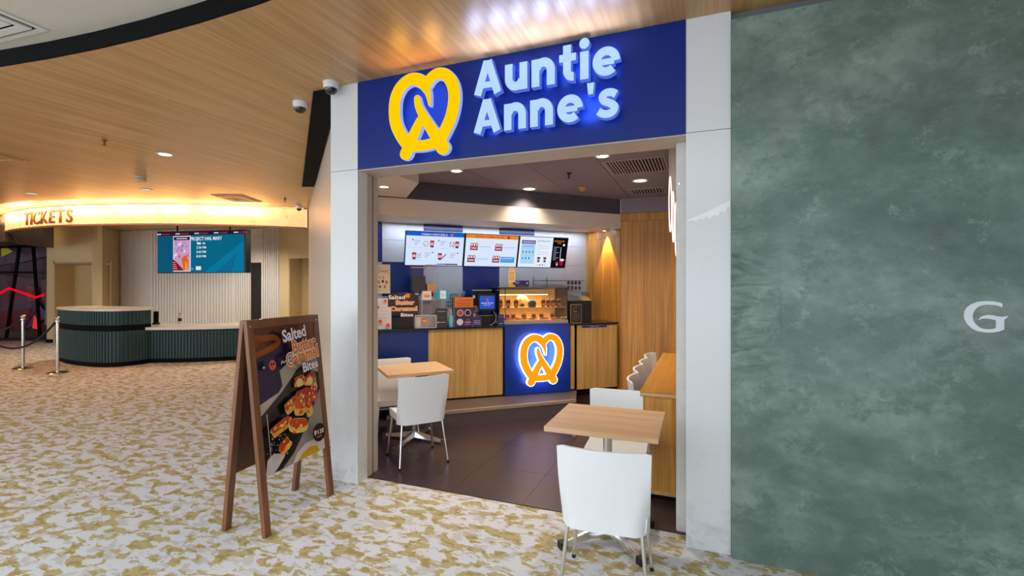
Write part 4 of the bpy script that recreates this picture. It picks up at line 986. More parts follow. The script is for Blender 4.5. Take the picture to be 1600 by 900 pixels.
obj('back_panel', bx(X0 + .01, X1 - .01, D1 - .008, D1 - .004, .04, HT - .01), plain('case_back', '#c8994f', .4), case)
obj('heat_lamp', bx(X0 + .05, X1 - .2, .2, .23, .375, .384), plain('case_lamp', (1, .62, .22, 1), .5, emit=10), case)
obj('floor_lamp_strip', bx(X0 + .05, X1 - .05, .33, .35, .045, .055), plain('case_lamp2', (1, .62, .22, 1), .5, emit=7), case)
for nm, q in (('front_pane', (X0, X1, D0 - .002, D0, .04, HT)), ('side_pane', (X0 - .002, X0, D0, D1, .04, HT)), ('side_pane', (X1, X1 + .002, D0, D1, .04, HT))): obj(nm, bx(*q), glass('case_glass'), case)
l = area('case_glow', (0, 0, 0), (0, 0, 0), .7, .05, 3.2, (1, .66, .3)); l.parent = case; l.location = (.05, .2, .37)
l = area('case_glow', (0, 0, 0), (0, 0, 0), .8, .05, 2.0, (1, .66, .3)); l.parent = case; l.location = (.05, .15, .195)
M_cup = plain('dark_cup', '#2a1a1c', .4); M_or = plain('orange_label', '#d4611c', .5); M_dough = plain('pretzel_dough', '#b3611f', .5, noise=.2, scale=40)
def pack(x, y, z, lab):
    p = thing('cup_pack', lab, 'cup', (0, 0, 0), CA, 'pretzel cups on the upper case shelf')
    q = case.location; o = CD * x + CN * y; p.location = (q.x + o.x, q.y + o.y, q.z + z)
    obj('cup', lathe(B(), [(.022, 0), (.032, .085)], 14), M_cup, p, smooth=True)
    obj('label', bx(-.024, .024, -.034, -.026, .012, .055), M_or, p)
    bm = B()
    for k in range(5): bmesh.ops.create_icosphere(bm, subdivisions=1, radius=.015, matrix=Matrix.Translation((.014 * cos(k * 1.9), .014 * sin(k * 1.9), .09 + .006 * (k % 2))))
    obj('bites', bm, M_dough, p, smooth=True)
for k, x in enumerate((-.42, -.30, -.20, .20, .26, .34, .41)): pack(x, .09 + .03 * (k % 2), .213, 'dark cup with orange label, place %s from the left on upper case shelf' % ('first', 'second', 'third', 'fourth', 'fifth', 'sixth', 'seventh')[k])
def incase(name, lab, cat, x, y, z, group=None):
    q = case.location; o = CD * x + CN * y
    return thing(name, lab, cat, (q.x + o.x, q.y + o.y, q.z + z), CA, group)
p = incase('dark_tin', 'wide dark tin in the middle of the upper case shelf', 'tin', .03, .10, .213)
obj('tin', lathe(B(), [(.05, 0), (.06, .07), (.045, .085)], 18), M_cup, p, smooth=True); obj('lid', lathe(B(), [(.046, .0855), (.03, .10)], 18), plain('cream_lid', '#d8c9a0', .5), p, smooth=True)
p = incase('flower_bunch', 'cream artificial leaves behind the dark tin in the case', 'decoration', -.06, .24, .213)
bm = B()
for k in range(26):
    a1, b1 = random.uniform(0, 2 * pi), random.uniform(.2, 1.2); c1 = Vector((.09 * cos(a1) * cos(b1), .05 * sin(a1) * cos(b1), .03 + .12 * sin(b1)))
    bmesh.ops.create_icosphere(bm, subdivisions=1, radius=.02, matrix=Matrix.Translation(c1) @ Matrix.Diagonal((1, .3, 1.3, 1)))
tag(obj('leaves', bm, plain('cream_leaf', '#d8cfa4', .6), p), kind='stuff')
obj('vase', lathe(B(), [(.03, 0), (.024, .04)], 12), M_cup, p)
for k, x in enumerate((-.33, -.25, -.10, .04, .15, .31)):
    p = incase('pretzel_card', 'orange item card number %s from the left on lower case deck' % ('one', 'two', 'three', 'four', 'five', 'six')[k], 'price card', x, .06, .041, 'orange cards in the case')
    obj('card', bx(-.032, .032, 0, .004, .03, .085), M_or, p); obj('print', bx(-.022, .022, -.0012, -.0002, .045, .068), plain('brown_print', '#6b2a12', .5), p); obj('peg', bx(-.003, .003, .0, .004, 0, .03), M_black, p)
for k in range(9):
    p = incase('pretzel', 'baked pretzel on the lower case deck, %s from the left' % ('first', 'second', 'third', 'fourth', 'fifth', 'sixth', 'seventh', 'eighth', 'ninth')[k], 'pretzel', -.30 + .085 * k, .17 + .05 * (k % 2), .041 + .002, 'pretzels on the lower case deck')
    bm = B(); tube(bm, smoothline([(-.02, -.03, .012), (.03, .02, .02), (.0, .045, .012), (-.035, .01, .012), (-.02, -.03, .012)], sub=5), .010, 8)
    tube(bm, smoothline([(.02, -.03, .014), (-.03, .02, .022), (.0, .045, .014), (.035, .01, .012), (.02, -.03, .014)], sub=5), .010, 8)
    obj('dough', bm, M_dough, p, smooth=True); p.rotation_euler.z = random.uniform(0, 6)
# things on and behind the case
t = onc('hanging_tag', 'cream and yellow loop tag standing on top of the case', 'tag', .03, .10, 1.592)
a = Art(basis((-.045, -.0042, 0), (1, 0, 0), (0, -1, 0))); a.poly([(0, 0), (.09, 0), (.095, .2), (.085, .225), (.06, .24), (.03, .24), (.005, .225), (-.004, .2)], '#dfbf8a'); a.rect(0, .0, .09, .06, '#dba53c'); a.ell(.045, .12, .03, .03, '#c97f3c'); a.ell(.045, .12, .02, .02, '#dfbf8a'); a.rect(.02, .17, .07, .19, '#d8954a'); a.ell(.075, .045, .017, .02, '#2a2550'); a.done('print', t)
obj('card', bx(-.045, .045, -.004, .0, 0, .235), plain('cream_card', '#dfbf8a', .5), t)
obj('loop', tube(B(), [(.02 * cos(k * pi / 8), -.002, .25 + .02 * sin(k * pi / 8)) for k in range(16)], .004, 6, closed=True), MC['cream_card'], t)
t = onc('purple_sign', 'small purple sign lying on the case roof', 'sign', .17, .12, 1.592)
card(t, 'print', -.11, .11, 0, .085, lambda a, W, H: (a.rect(0, 0, W, H, '#241f55'), a.rect(.01, .04, .08, .075, '#6c6a9c'), a.line([(.08, .01), (.11, .03), (.14, .01), (.17, .03)], .006, '#a34a3c'), a.ell(.19, .05, .012, .015, '#a9a9cc', 10)), back=plain('purple_board', '#241f55', .5))
t = onc('framed_menu', 'dark menu card in a thin gold frame right of the case', 'frame', .88, .0, 1.1)
card(t, 'print', -.045, .11, 0.01, .25, lambda a, W, H: (a.rect(0, 0, W, H, '#2b241d'), a.line([(.03, .16), (.06, .20), (.11, .22)], .004, '#8d8064'), [a.rect(.035, .045 + .014 * q, .12, .048 + .014 * q, '#6c6250') for q in range(6)], a.rect(.04, .145, .09, .152, '#a09270')), back=M_black)
bm = B()
for q in ((-.052, -.045, -.004, .006, 0, .258), (.11, .114, -.004, .006, 0, .258), (-.052, .114, -.004, .006, .25, .258), (-.052, .114, -.004, .006, 0, .009)): box(bm, *q)
obj('frame', bm, plain('gold_frame', '#a08958', .35, .5), t)
t = onc('black_oven', 'black slope-topped warming oven behind the framed menu', 'oven', 1.02, .24, 1.1005)
bm = B(); Mx = basis((0, 0, 0), (0, 1, 0), (1, 0, 0)); Mx = Matrix(((0, 0, 1, -.16), (1, 0, 0, 0), (0, 1, 0, 0), (0, 0, 0, 1)))
ngon(bm, [(-.1, 0), (.22, 0), (.22, .36), (.05, .36), (-.1, .30)], 0, .36, Mx); bmesh.ops.recalc_face_normals(bm, faces=bm.faces)
obj('shell', bm, M_black, t, bev=.008); obj('edge_trim', bx(.2, .206, -.09, .2, .02, .28), plain('teal_dark', '#1c2e33', .3), t)
obj('knob', lathe(B(), [(.018, 0), (.014, .02)], 12, M=basis((.215, -.02, .16), (0, 1, 0), (1, 0, 0))), M_steel, t)
# wire shelves on the rear wall
def onw(name, label, cat, x, z, d=0.0): p = w0 + DB * x - NB * d; return thing(name, label, cat, (p.x, p.y, z), TA)
t = onw('wire_shelf', 'black wire shelves on the rear wall beside the oven', 'shelf', -.62, 1.38, .003)
bm = B()
for z in (.0, .09, .16, .22, .30):
    for y in (-.25, -.19, -.13, -.07, -.01): tube(bm, [(-.34, y, z), (.22 if z < .29 else .42, y, z)], .004 if y < -.24 else .0025, 5)
    for x in (-.34, -.15, .04, .22): tube(bm, [(x, -.25, z), (x, -.01, z)], .003, 5)
obj('shelf_wire', bm, M_black, t)
for x in (-.33, -.1): obj('upright', tube(B(), [(x, -.012, -.05), (x, -.012, .36)], .004, 6), M_black, t)
obj('side_rail', bx(-.02, .42, -.02, -.008, -.075, -.06), M_black, t)
t = onw('sticker_sheet', 'white sheet with eight dark round stickers on the rear wall', 'sheet', -.24, 1.53, .003)
obj('sheet', bx(-.135, .13, -.002, 0, 0, .16), plain('sheet_white', '#c6cbd6', .5), t)
a = Art(basis((-.135, -.0022, 0), (1, 0, 0), (0, -1, 0)))
for i in range(4):
    for j in range(2): a.ell(.035 + .065 * i, .04 + .08 * j, .025, .028, '#2c2f52'); a.rect(.022 + .065 * i, .036 + .08 * j, .048 + .065 * i, .044 + .08 * j, '#9aa0bd')
a.done('sticker_print', t)
t = onw('soap_dispenser', 'small grey dispenser at the right end of the rear wall', 'dispenser', -.075, 1.42, .003)
obj('body', bx(-.03, .03, -.06, 0, 0, .09), plain('dispenser_grey', '#8d939c', .4), t, bev=.008); obj('lever', bx(-.02, .02, -.07, -.055, -.02, .01), M_offwhite, t)

# ------------------------------------------------------------------ sandwich board
ab = thing('sandwich_board', 'brown timber sandwich board with a Salted Butter Caramel Bites poster', 'sign', (-2.797, 2.585, 0.0), 5.6)
Ln, Wd = 1.394, .69; th_ = math.asin(.150 / Ln)
def face_m(side):
    """panel coordinates (t out, a across, h up) to board space"""
    Rm = Matrix.Rotation(-th_ * side, 4, 'Y')
    return Matrix.Translation((side * .163, 0, 0)) @ Rm
for side, nm in ((1, 'front'), (-1, 'rear')):
    Mf = face_m(side); s = side
    for yy in (-Wd / 2, Wd / 2 - .05):
        leg = obj('leg', box(B(), -.014, .014, yy, yy + .05, .003, Ln, M=Mf), M_brown, ab, bev=.003)
        if side > 0: obj('screw', lathe(B(), [(.006, 0), (.006, .002)], 8, M=Mf @ basis((.014, yy + .025, Ln - .04), (0, 1, 0), (1, 0, 0))), M_steel, leg)
    obj('top_rail', box(B(), -.014, .014, -Wd / 2 + .05, Wd / 2 - .05, Ln - .055, Ln, M=Mf), M_brown, ab, bev=.003)
    obj('board', box(B(), -.008, .004, -Wd / 2 + .05, Wd / 2 - .05, .37, Ln - .055, M=Mf), plain('dark_brown_board', '#5a3423', .55), ab)
obj('hinge', bx(-.012, .012, -.2, -.12, Ln - .012, Ln - .004), M_steel, ab)
PW, PH = Wd - .10, Ln - .055 - .37
Mf = face_m(1)
poster = Art(Mf @ basis((.0055, -Wd / 2 + .05, .37), (0, 1, 0), (1, 0, 0)), step=.0003, rough=.25)
def q_(x, y): return (x * PW, (1 - y) * PH)
P_ = poster
P_.rect(0, 0, PW, PH, '#b9aea3')
P_.poly([q_(*p) for p in ((0, 0), (1, 0), (1, .22), (.8, .18), (.5, .2), (0, .2))], '#5d2c19')
P_.poly([q_(*p) for p in ((.72, 0), (1, 0), (1, .17), (.86, .13), (.76, .08))], '#7a3c20')
P_.poly([q_(*p) for p in ((0, .16), (.15, .155), (.5, .13), (.56, .2), (.5, .27), (.34, .32), (.38, .42), (.30, .47), (0, .52))], '#15163f')
P_.poly([q_(*p) for p in ((.16, .06), (.28, .03), (.40, .06), (.42, .12), (.3, .16), (.16, .12))], '#2a1730')
P_.line([q_(*p) for p in ((0, .065), (.12, .075), (.28, .075), (.36, .10), (.32, .135), (.18, .16), (0, .185))], .040, '#cf6a1f')
P_.line([q_(*p) for p in ((0, .085), (.03, .11), (.0, .12))], .030, '#cf6a1f')
P_.poly([q_(*p) for p in ((.34, .32), (.52, .27), (1, .27), (1, .45), (.68, .36), (.38, .5))], '#aca296')
# black tray running down the diagonal
P_.poly([q_(*p) for p in ((0, .60), (.35, .47), (.62, .34), (.70, .32), (1, .40), (1, .53), (.72, .76), (.45, .93), (.25, 1), (0, 1))], '#2a2527')
P_.poly([q_(*p) for p in ((0, .66), (.40, .50), (.66, .37), (.92, .43), (.94, .52), (.66, .74), (.35, .95), (.15, 1), (0, 1))], '#110f12')
P_.poly([q_(*p) for p in ((1, .53), (1, 1), (.25, 1), (.45, .93), (.72, .76))], '#9d938b')
P_.poly([q_(*p) for p in ((.42, 1), (.50, .94), (.65, .90), (.82, .89), (.95, .91), (1, .93), (1, 1))], '#d8d2c8')
P_.poly([q_(*p) for p in ((.50, 1), (.60, .955), (.74, .935), (.86, .95), (.90, 1))], '#d9a521')
P_.poly([q_(*p) for p in ((.0, 1), (.04, .9), (.14, .87), (.24, .89), (.28, .84), (.33, .87), (.30, .92), (.2, .97), (.12, 1))], '#cfc8c6')
rr = random.Random(3)
for k in range(46): P_.ell(*q_(.03 + .35 * rr.random(), .76 + .15 * rr.random()), .0025 + .003 * rr.random(), .002 + .002 * rr.random(), '#d4cecb', 6)
def chunk(cx_, cy_, lx, ly, rot, top='#c2401c', side_='#e0a03a'):
    pts = []
    for k in range(14):
        a1 = 2 * pi * k / 14; r1 = 1 + .13 * rr.uniform(-1, 1); sx_ = abs(cos(a1)) ** .6 * math.copysign(1, cos(a1)); sy_ = abs(sin(a1)) ** .6 * math.copysign(1, sin(a1))
        pts.append((lx * r1 * sx_, ly * r1 * sy_))
    ca, sa = cos(R(rot)), sin(R(rot)); X, Y = q_(cx_, cy_)
    P_.poly([(X + (x * ca - y * sa) * PW, Y + (x * sa + y * ca) * PW) for x, y in pts], side_)
    P_.poly([(X + (x * .92 * ca - (y * .6 + ly * .38) * sa) * PW, Y + (x * .92 * sa + (y * .6 + ly * .38) * ca) * PW) for x, y in pts], top)
    for k in range(7):
        ex, ey = lx * .7 * rr.uniform(-1, 1), ly * .8 * rr.uniform(-1, 1); c1 = rr.choice(['#f0bf4a', '#d4661f', '#b8301c', '#f2cf70'])
        P_.ell(X + (ex * ca - ey * sa) * PW, Y + (ex * sa + ey * ca) * PW, lx * .16 * PW, ly * .20 * PW, c1, 7, rot + 30 * rr.random())
chunk(.86, .46, .06, .13, 12, '#a8342a', '#d9b08a')
chunk(.62, .43, .10, .065, 5); chunk(.77, .44, .085, .065, -8)
P_.ell(*q_(.60, .435), .035, .03, '#efd089'); P_.ell(*q_(.78, .445), .034, .03, '#efd089')
chunk(.66, .53, .15, .07, 0, '#b02a2a', '#c75a2c'); chunk(.83, .55, .06, .10, 4, '#b23030', '#c84a3a')
chunk(.42, .58, .12, .07, 20); chunk(.56, .61, .11, .10, -10, '#c9531c', '#e2b04a'); chunk(.70, .63, .065, .13, 8, '#b8331c', '#e2b04a')
chunk(.22, .70, .17, .065, 18); chunk(.48, .74, .165, .085, -14, '#c4421c', '#e6bd5c'); chunk(.24, .84, .10, .075, 35, '#c8401c', '#e4b044')
P_.done('poster', ab)
top_off = .0055 + .0003 * (P_.k + 3)
def sheet(): return Art(Mf @ basis((top_off, -Wd / 2 + .05, .37), (0, 1, 0), (1, 0, 0)), step=.0003, rough=.25)
def bub(s, x, y, wd, h, col, out, rot=6):
    pl_ = sheet(); X, Y = q_(x, y); pl_.txt(s, X - .004, Y, wd * PW + .008, h * PH, out, .075, rot); pl_.txt(s, X, Y, wd * PW, h * PH, col, .028, rot); pl_.k += 3; pl_.done('printed_word', ab, s + ' in bubble letters')
bub('Salted', .35, .120, .40, .088, '#f3eef2', '#2e1b2c')
bub('Butter', .50, .215, .42, .094, '#df7622', '#f4e8dc'); bub('Caramel', .38, .300, .57, .094, '#df7622', '#f4e8dc')
pl_ = sheet(); pl_.line([q_(.50, .27), q_(.51, .315)], .016, '#efe2d6'); pl_.line([q_(.50, .265), q_(.51, .308)], .010, '#d4762a')
bub('Bites', .64, .365, .28, .072, '#e9e4ea', '#2e1b2c')
pl_.done('drip_print', ab); pl_ = sheet(); X, Y = q_(.0, .275); pl_.txt('e', X + .004, Y, .022, .018, '#d7d7e4', .02)
pl_.done('printed_word', ab); pl_ = sheet(); X, Y = q_(.28, .265); pl_.txt("Anne's", X, Y - .006, .14, .022, '#d7d7e4', .02, 8)
pl_.done('printed_word', ab); pl_ = sheet(); X, Y = q_(.155, .265); pl_.ell(X, Y, .030, .034, '#e0592a'); pl_.ell(X - .010, Y + .008, .008, .013, '#15163f', 12); pl_.ell(X + .010, Y + .008, .008, .013, '#15163f', 12); pl_.poly([(X - .008, Y - .02), (X + .008, Y - .02), (X, Y - .006)], '#15163f')
pl_.done('printed_emblem', ab); pl_ = sheet(); X, Y = q_(.82, .845); pl_.ell(X, Y, .068, .066, '#2a1318', 28); pl_.txt('₱130', X, Y - .012, .105, .034, '#e6ddda', .02, align='c'); pl_.rect(X - .03, Y - .034, X + .03, Y - .026, '#8f7d7e')
pl_.done('price_badge', ab, 'dark round price badge reading 130'); pl_ = sheet(); pl_.line([(.006, PH * .42), (.010, PH * .02)], .006, '#e8e8ec')
pl_.done('film_edge', ab)

# ------------------------------------------------------------------ ticket lobby
def sight(Z, u): X = (u - 800) / 750 * Z; a_ = R(YAW); return (X * cos(a_) - Z * sin(a_), X * sin(a_) + Z * cos(a_))
def sight(Z, u): X = (u - 800) / 750 * Z; a_ = R(YAW); return (X * cos(a_) - Z * sin(a_), X * sin(a_) + Z * cos(a_))
fas = smoothline([Vector(p) for p in [(-17.2, 8.0), (-16.75, 7.1), (-15.75, 6.25), (-14.4, 5.82), (-13.04, 5.70), (-12.0, 5.77), (-11.0, 6.02), (-10.28, 6.26), (-9.65, 6.56), (-8.58, 7.27), (-7.885, 7.94)]], sub=6)
fas = [(p.x, p.y) for p in fas]
def onyx():
    m = bpy.data.materials.new('backlit_onyx'); m.use_nodes = True; nt = m.node_tree; b = nt.nodes['Principled BSDF']; N = nt.nodes.new; L = nt.links.new
    tc = N('ShaderNodeTexCoord'); n = N('ShaderNodeTexNoise'); n.inputs['Scale'].default_value = 2.5; n.inputs['Detail'].default_value = 9; n.inputs['Distortion'].default_value = 2.2; L(tc.outputs['Object'], n.inputs['Vector'])
    r = N('ShaderNodeValToRGB'); e = r.color_ramp.elements; e[0].position = .3; e[0].color = hexc('#f3c988'); e[1].position = .7; e[1].color = hexc('#fbdca4')
    x = e.new(.495); x.color = hexc('#f8d69a'); x = e.new(.505); x.color = hexc('#d9a762'); x = e.new(.515); x.color = hexc('#f8d69a'); L(n.outputs['Fac'], r.inputs[0])
    L(r.outputs[0], b.inputs['Base Color']); L(r.outputs[0], b.inputs['Emission Color']); setin(b, 'Emission Strength', .62); setin(b, 'Roughness', .25)
    return m
fd = thing('ticket_fascia', 'curved backlit onyx band over the ticket desk with bronze TICKETS lettering', 'sign', (0, 0, 0))
obj('onyx_band', ribbon_wall(B(), fas, .05, 2.85, 3.235), onyx(), fd)
M_cove = plain('warm_cove_led', (1, .66, .32, 1), .5, emit=2.5)
obj('led_strip', ribbon_wall(B(), [(x, y - .10) for x, y in fas[6:]], .012, 3.238, 3.246), M_cove, fd, label='warm light strip above the band')
obj('bottom_edge', ribbon_wall(B(), [(x, y - .02) for x, y in fas], .10, 2.82, 2.85), plain('bronze_edge', '#a66f45', .35, .4), fd)
obj('top_edge', ribbon_wall(B(), [(x, y - .03) for x, y in fas], .09, 3.246, CEIL - .001), MC['bronze_edge'], fd)
bm = B(); fr_ = [p for p in fas if p[0] < -12.93]; bk_ = smoothline([Vector(p) for p in (sight(13.5, -90), sight(12, -20), sight(11.0, 8), sight(12.0, 36), sight(13.1, 84))], sub=12); nb_ = len(fr_)
bk_ = [bk_[round(k * (len(bk_) - 1) / (nb_ - 1))] for k in range(nb_)]
va = [bm.verts.new((p[0], p[1] + .06, 2.822)) for p in fr_]; vb = [bm.verts.new((p.x, p.y, 2.62)) for p in bk_]; vc = [bm.verts.new((p.x, p.y, 3.2)) for p in bk_]; vd = [bm.verts.new((p[0], p[1] + .06, 3.2)) for p in fr_]
for k in range(nb_ - 1):
    for A_, B_ in ((va, vb), (vb, vc), (vc, vd)): bm.faces.new((A_[k], B_[k], B_[k + 1], A_[k + 1]))
bm.faces.new((va[-1], vb[-1], vc[-1], vd[-1])); bmesh.ops.recalc_face_normals(bm, faces=bm.faces); obj('underside', bm, plain('lobby_soffit', '#4a3f3a', .6), fd)
# TICKETS letters on the band
import bisect
def fasy(x):
    for (xa, ya), (xb, yb) in zip(fas[:-1], fas[1:]):
        if xa <= x <= xb: return ya + (yb - ya) * (x - xa) / (xb - xa), math.atan2(yb - ya, xb - xa)
    return 5.7, 0
M_bronze = plain('bronze_letter', '#7d4a22', .4, .2)
x = -13.54
for ch_ in 'TICKETS':
    _v, _f, a0_, a1_ = textmesh(ch_, .008, .012); w_ = (a1_ - a0_) * .385
    y, an = fasy(x + w_ / 2); bm = B()
    text(bm, ch_, -w_ / 2, 0, w_, .275, basis((x + w_ / 2, y - .015, 2.895), (cos(an), sin(an), 0), (sin(an), -cos(an), 0)), 0, .008, extrude=.012)
    obj('letter', bm, M_bronze, fd, label='bronze letter ' + ch_); x += w_ + .055
# unseen warm lights added to spread the onyx band's glow over the ceiling
for i_ in range(14, len(fas) - 6, 7):
    (xa, ya), (xb, yb) = fas[i_], fas[i_ + 6]; an = math.atan2(yb - ya, xb - xa)
    xm, ym = (xa + xb) / 2 + sin(an) * .30, (ya + yb) / 2 - cos(an) * .30
    area('band_glow', (xm, ym, 3.12), (R(150), 0, an), math.hypot(xb - xa, yb - ya) * .98, .14, 21 * math.hypot(xb - xa, yb - ya), (1, .63, .30))
for x, y in ((-13.2, 7.3), (-11.4, 8.9), (-9.6, 8.6)): spot('lobby_downlight', (x, y, 3.2), 170, (1, .88, .72), 140, .8, .08)
# back walls of the lobby
M_warmw = plain('lobby_beige', '#d2bb90', .6, noise=.02, scale=2); M_rib = plain('ribbed_white', '#d6d1c9', .5, noise=.02)
def wallseg(name, a, b, z0, z1, m, th=.12, parent=None):
    a, b = Vector(a), Vector(b); d = (b - a).normalized(); n = Vector((-d.y, d.x)) * th
    return struct(name, prism(B(), [tuple(a), tuple(b), tuple(b + n), tuple(a + n)], z0, z1), m, parent)
L0, L1, L2, L3 = sight(13.4, 73), sight(13.38, 83), sight(13.28, 143), sight(13.2, 152)
bwl = wallseg('wall_lobby_left', L0, L1, 0, 3.25, M_warmw); bwl['label'] = 'beige lobby wall with a recessed opening'
wallseg('pier', L2, L3, 0, 3.25, M_warmw, parent=bwl); wallseg('header', L1, L2, 2.19, 3.25, M_warmw, parent=bwl)
n_ = Vector((L1[1] - L2[1], L2[0] - L1[0])).normalized() * .55
wallseg('recess_back', Vector(L1) + n_, Vector(L2) + n_, 0, 2.3, plain('recess_tan', '#c9ac7b', .6), .05, bwl)
wallseg('recess_side', Vector(L1), Vector(L1) + n_, 0, 2.3, MC['recess_tan'], -.05, bwl)
struct('recess_head', prism(B(), [L1, L2, tuple(Vector(L2) + n_), tuple(Vector(L1) + n_)], 2.19, 2.24), M_warmw, bwl)
L4 = sight(14.6, 188)
wallseg('wall_lobby_return', L3, L4, 0, 3.25, plain('return_shaded_beige', '#bda37a', .6, noise=.02), .1)  # side face, its shade put into a darker beige
def ribbed(name, a, b, z0, z1, pitch, label):
    a, b = Vector(a), Vector(b); Ld = (b - a).length; d = (b - a) / Ld; n = Vector((-d.y, d.x))
    wl = wallseg(name, a, b, z0, z1, M_rib, .1); wl['label'] = label
    N_ = int(Ld / pitch)
    for k in range(N_):
        s0 = a + d * (pitch * k + pitch * .12); s1 = a + d * (pitch * k + pitch * .88)
        struct('slat', prism(B(), [tuple(s0 - n * .03), tuple(s1 - n * .03), tuple(s1), tuple(s0)], z0, z1), M_rib, wl)
    return wl
L5, L6 = sight(14.3, 236), sight(13.9, 366)
ribbed('wall_lobby_white', L4, L5, 0, 3.25, .45, 'off-white panelled lobby wall')
ribbed('wall_lobby_ribbed', L5, L6, 0, 3.25, .095, 'off-white ribbed wall behind the ticket screen')
L7 = sight(13.85, 392); ribbed('wall_lobby_rib', L6, L7, 0, 3.25, .07, 'narrow ribbed off-white wall')
L8 = sight(13.8, 409)
dr = wallseg('door_1', L7, L8, 0, 2.26, plain('dark_doorway', '#171010', .7), .05); wallseg('wall_over_door', L7, L8, 2.26, 3.25, M_rib)
L9 = sight(13.7, 437); ribbed('wall_lobby_rib_right', L8, L9, 0, 3.25, .07, 'ribbed off-white wall right of the dark doorway')
L10, L11 = sight(13.5, 450), sight(13.2, 505)
wr = wallseg('wall_lobby_right', L9, L10, 0, 3.25, M_warmw); wallseg('header', L10, L11, 2.36, 3.25, M_warmw, parent=wr)
n_ = Vector((L10[1] - L11[1], L11[0] - L10[0])).normalized() * .5
wallseg('recess_back', Vector(L10) + n_, Vector(L11) + n_, 0, 2.4, MC['recess_tan'], .05, wr); wallseg('recess_side', Vector(L10), Vector(L10) + n_, 0, 2.4, MC['recess_tan'], -.05, wr)
struct('baseboard_left', prism(B(), [tuple(Vector(L0) - Vector((-.2, .97)) * .02), tuple(Vector(L1) - Vector((-.2, .97)) * .02), L1, L0], 0, .1), M_blackm)
# ticket screen
sx0, sx1 = Vector(sight(11.9, 246)), Vector(sight(11.35, 384)); dd = (sx1 - sx0); SL = dd.length; dd.normalize(); sn = Vector((dd.y, -dd.x))
tv = thing('ticket_screen', 'large showtimes screen hanging over the ticket desk', 'screen', ((sx0 + sx1).x / 2, (sx0 + sx1).y / 2, 1.905), math.degrees(math.atan2(dd.y, dd.x)))
HS = .90
obj('cabinet', bx(-SL / 2, SL / 2, 0, .16, 0, 1.03), M_black, tv, bev=.006)
for x in (-SL * .3, SL * .3): obj('hanger', tube(B(), [(x, .08, 1.03), (x, .08, CEIL - 1.89)], .015, 8), M_blackm, tv)
a = Art(basis((-SL / 2 + .01, -.001, .02), (1, 0, 0), (0, -1, 0)), emit=.85, step=.0015); W, H_ = SL - .06, .985
a.rect(0, 0, W, H_, '#0a6a8c'); a.poly([(W * .55, 0), (W, H_ * .75), (W, 0)], '#0b7ba2'); a.poly([(W * .68, 0), (W * .93, H_ * .45), (W * .86, 0)], '#0b6f94'); a.rect(0, 0, W * .19, H_, '#0b5877')
a.poly([(0, H_), (W, H_), (W, H_ - .085), (0, H_ - .085)], '#231a35')
for k in range(5): a.txt('NOW SHOWING', W * (.01 + .225 * k) + .12, H_ - .062, .22, .035, '#e03a22', .01); a.rect(W * (.01 + .225 * k) - .04, H_ - .056, W * (.01 + .225 * k) + .09, H_ - .032, '#e8e8ee')
px0, px1 = W * .205, W * .395
a.rect(px0 - .02, .02, px1 + .02, H_ - .10, '#f0eaf0'); a.rect(px0, .04, px1, H_ - .12, '#c9a2c8'); a.rect(px0, H_ - .20, px1, H_ - .12, '#2e1c38'); a.rect(px0 + .08, H_ - .175, px1 - .08, H_ - .15, '#d8c8dc')
for k in range(26):
    cx_ = px0 + .03 + (px1 - px0 - .06) * rr.random(); cy_ = .30 + (H_ - .55) * rr.random(); s_ = .03 + .05 * rr.random()
    a.poly([(cx_, cy_ + s_), (min(cx_ + s_ * .6, px1), cy_ - s_ * .2), (max(cx_ - s_ * .7, px0), cy_ - s_ * .6)], rr.choice(['#f4dcf0', '#d4478c', '#8f86c8', '#e84a6a', '#f7f0fa', '#b9a2dc']))
a.poly([(px0, .04), (px0, .33), (px0 + .1, .27), (px1 - .12, .04)], '#8c1228'); a.poly([(px1, .04), (px1, .3), (px1 - .1, .42), (px1 - .2, .33), (px1 - .13, .04)], '#e8641e'); a.poly([(px1 - .02, .04), (px1 - .03, .2), (px1 - .09, .28), (px1 - .10, .04)], '#f3a43a')
for q in range(4): a.rect(px0 + .03, .08 + .05 * q, px0 + .16 - .02 * q, .095 + .05 * q, '#e7b0bc')
a.txt('PROJECT HAIL MARY', W * .425, H_ - .22, W * .36, .085, '#eaf6fa', .02)
a.rect(W * .50, H_ - .32, W * .545, H_ - .27, '#dfeef3'); a.rect(W * .565, H_ - .315, W * .595, H_ - .275, '#b9dbe6')
for q, s_ in enumerate(('2:30 PM', '5:40 PM', '8:30 PM')): a.txt(s_, W * .495, H_ - .42 - .105 * q, W * .11, .055, '#eaf6fa', .015)
a.rect(W * .49, .05, W * .55, .14, '#e8eef2'); a.txt('Rating', W * .40, .07, .15, .035, '#9fd3e4', .01)
a.done('display', tv)
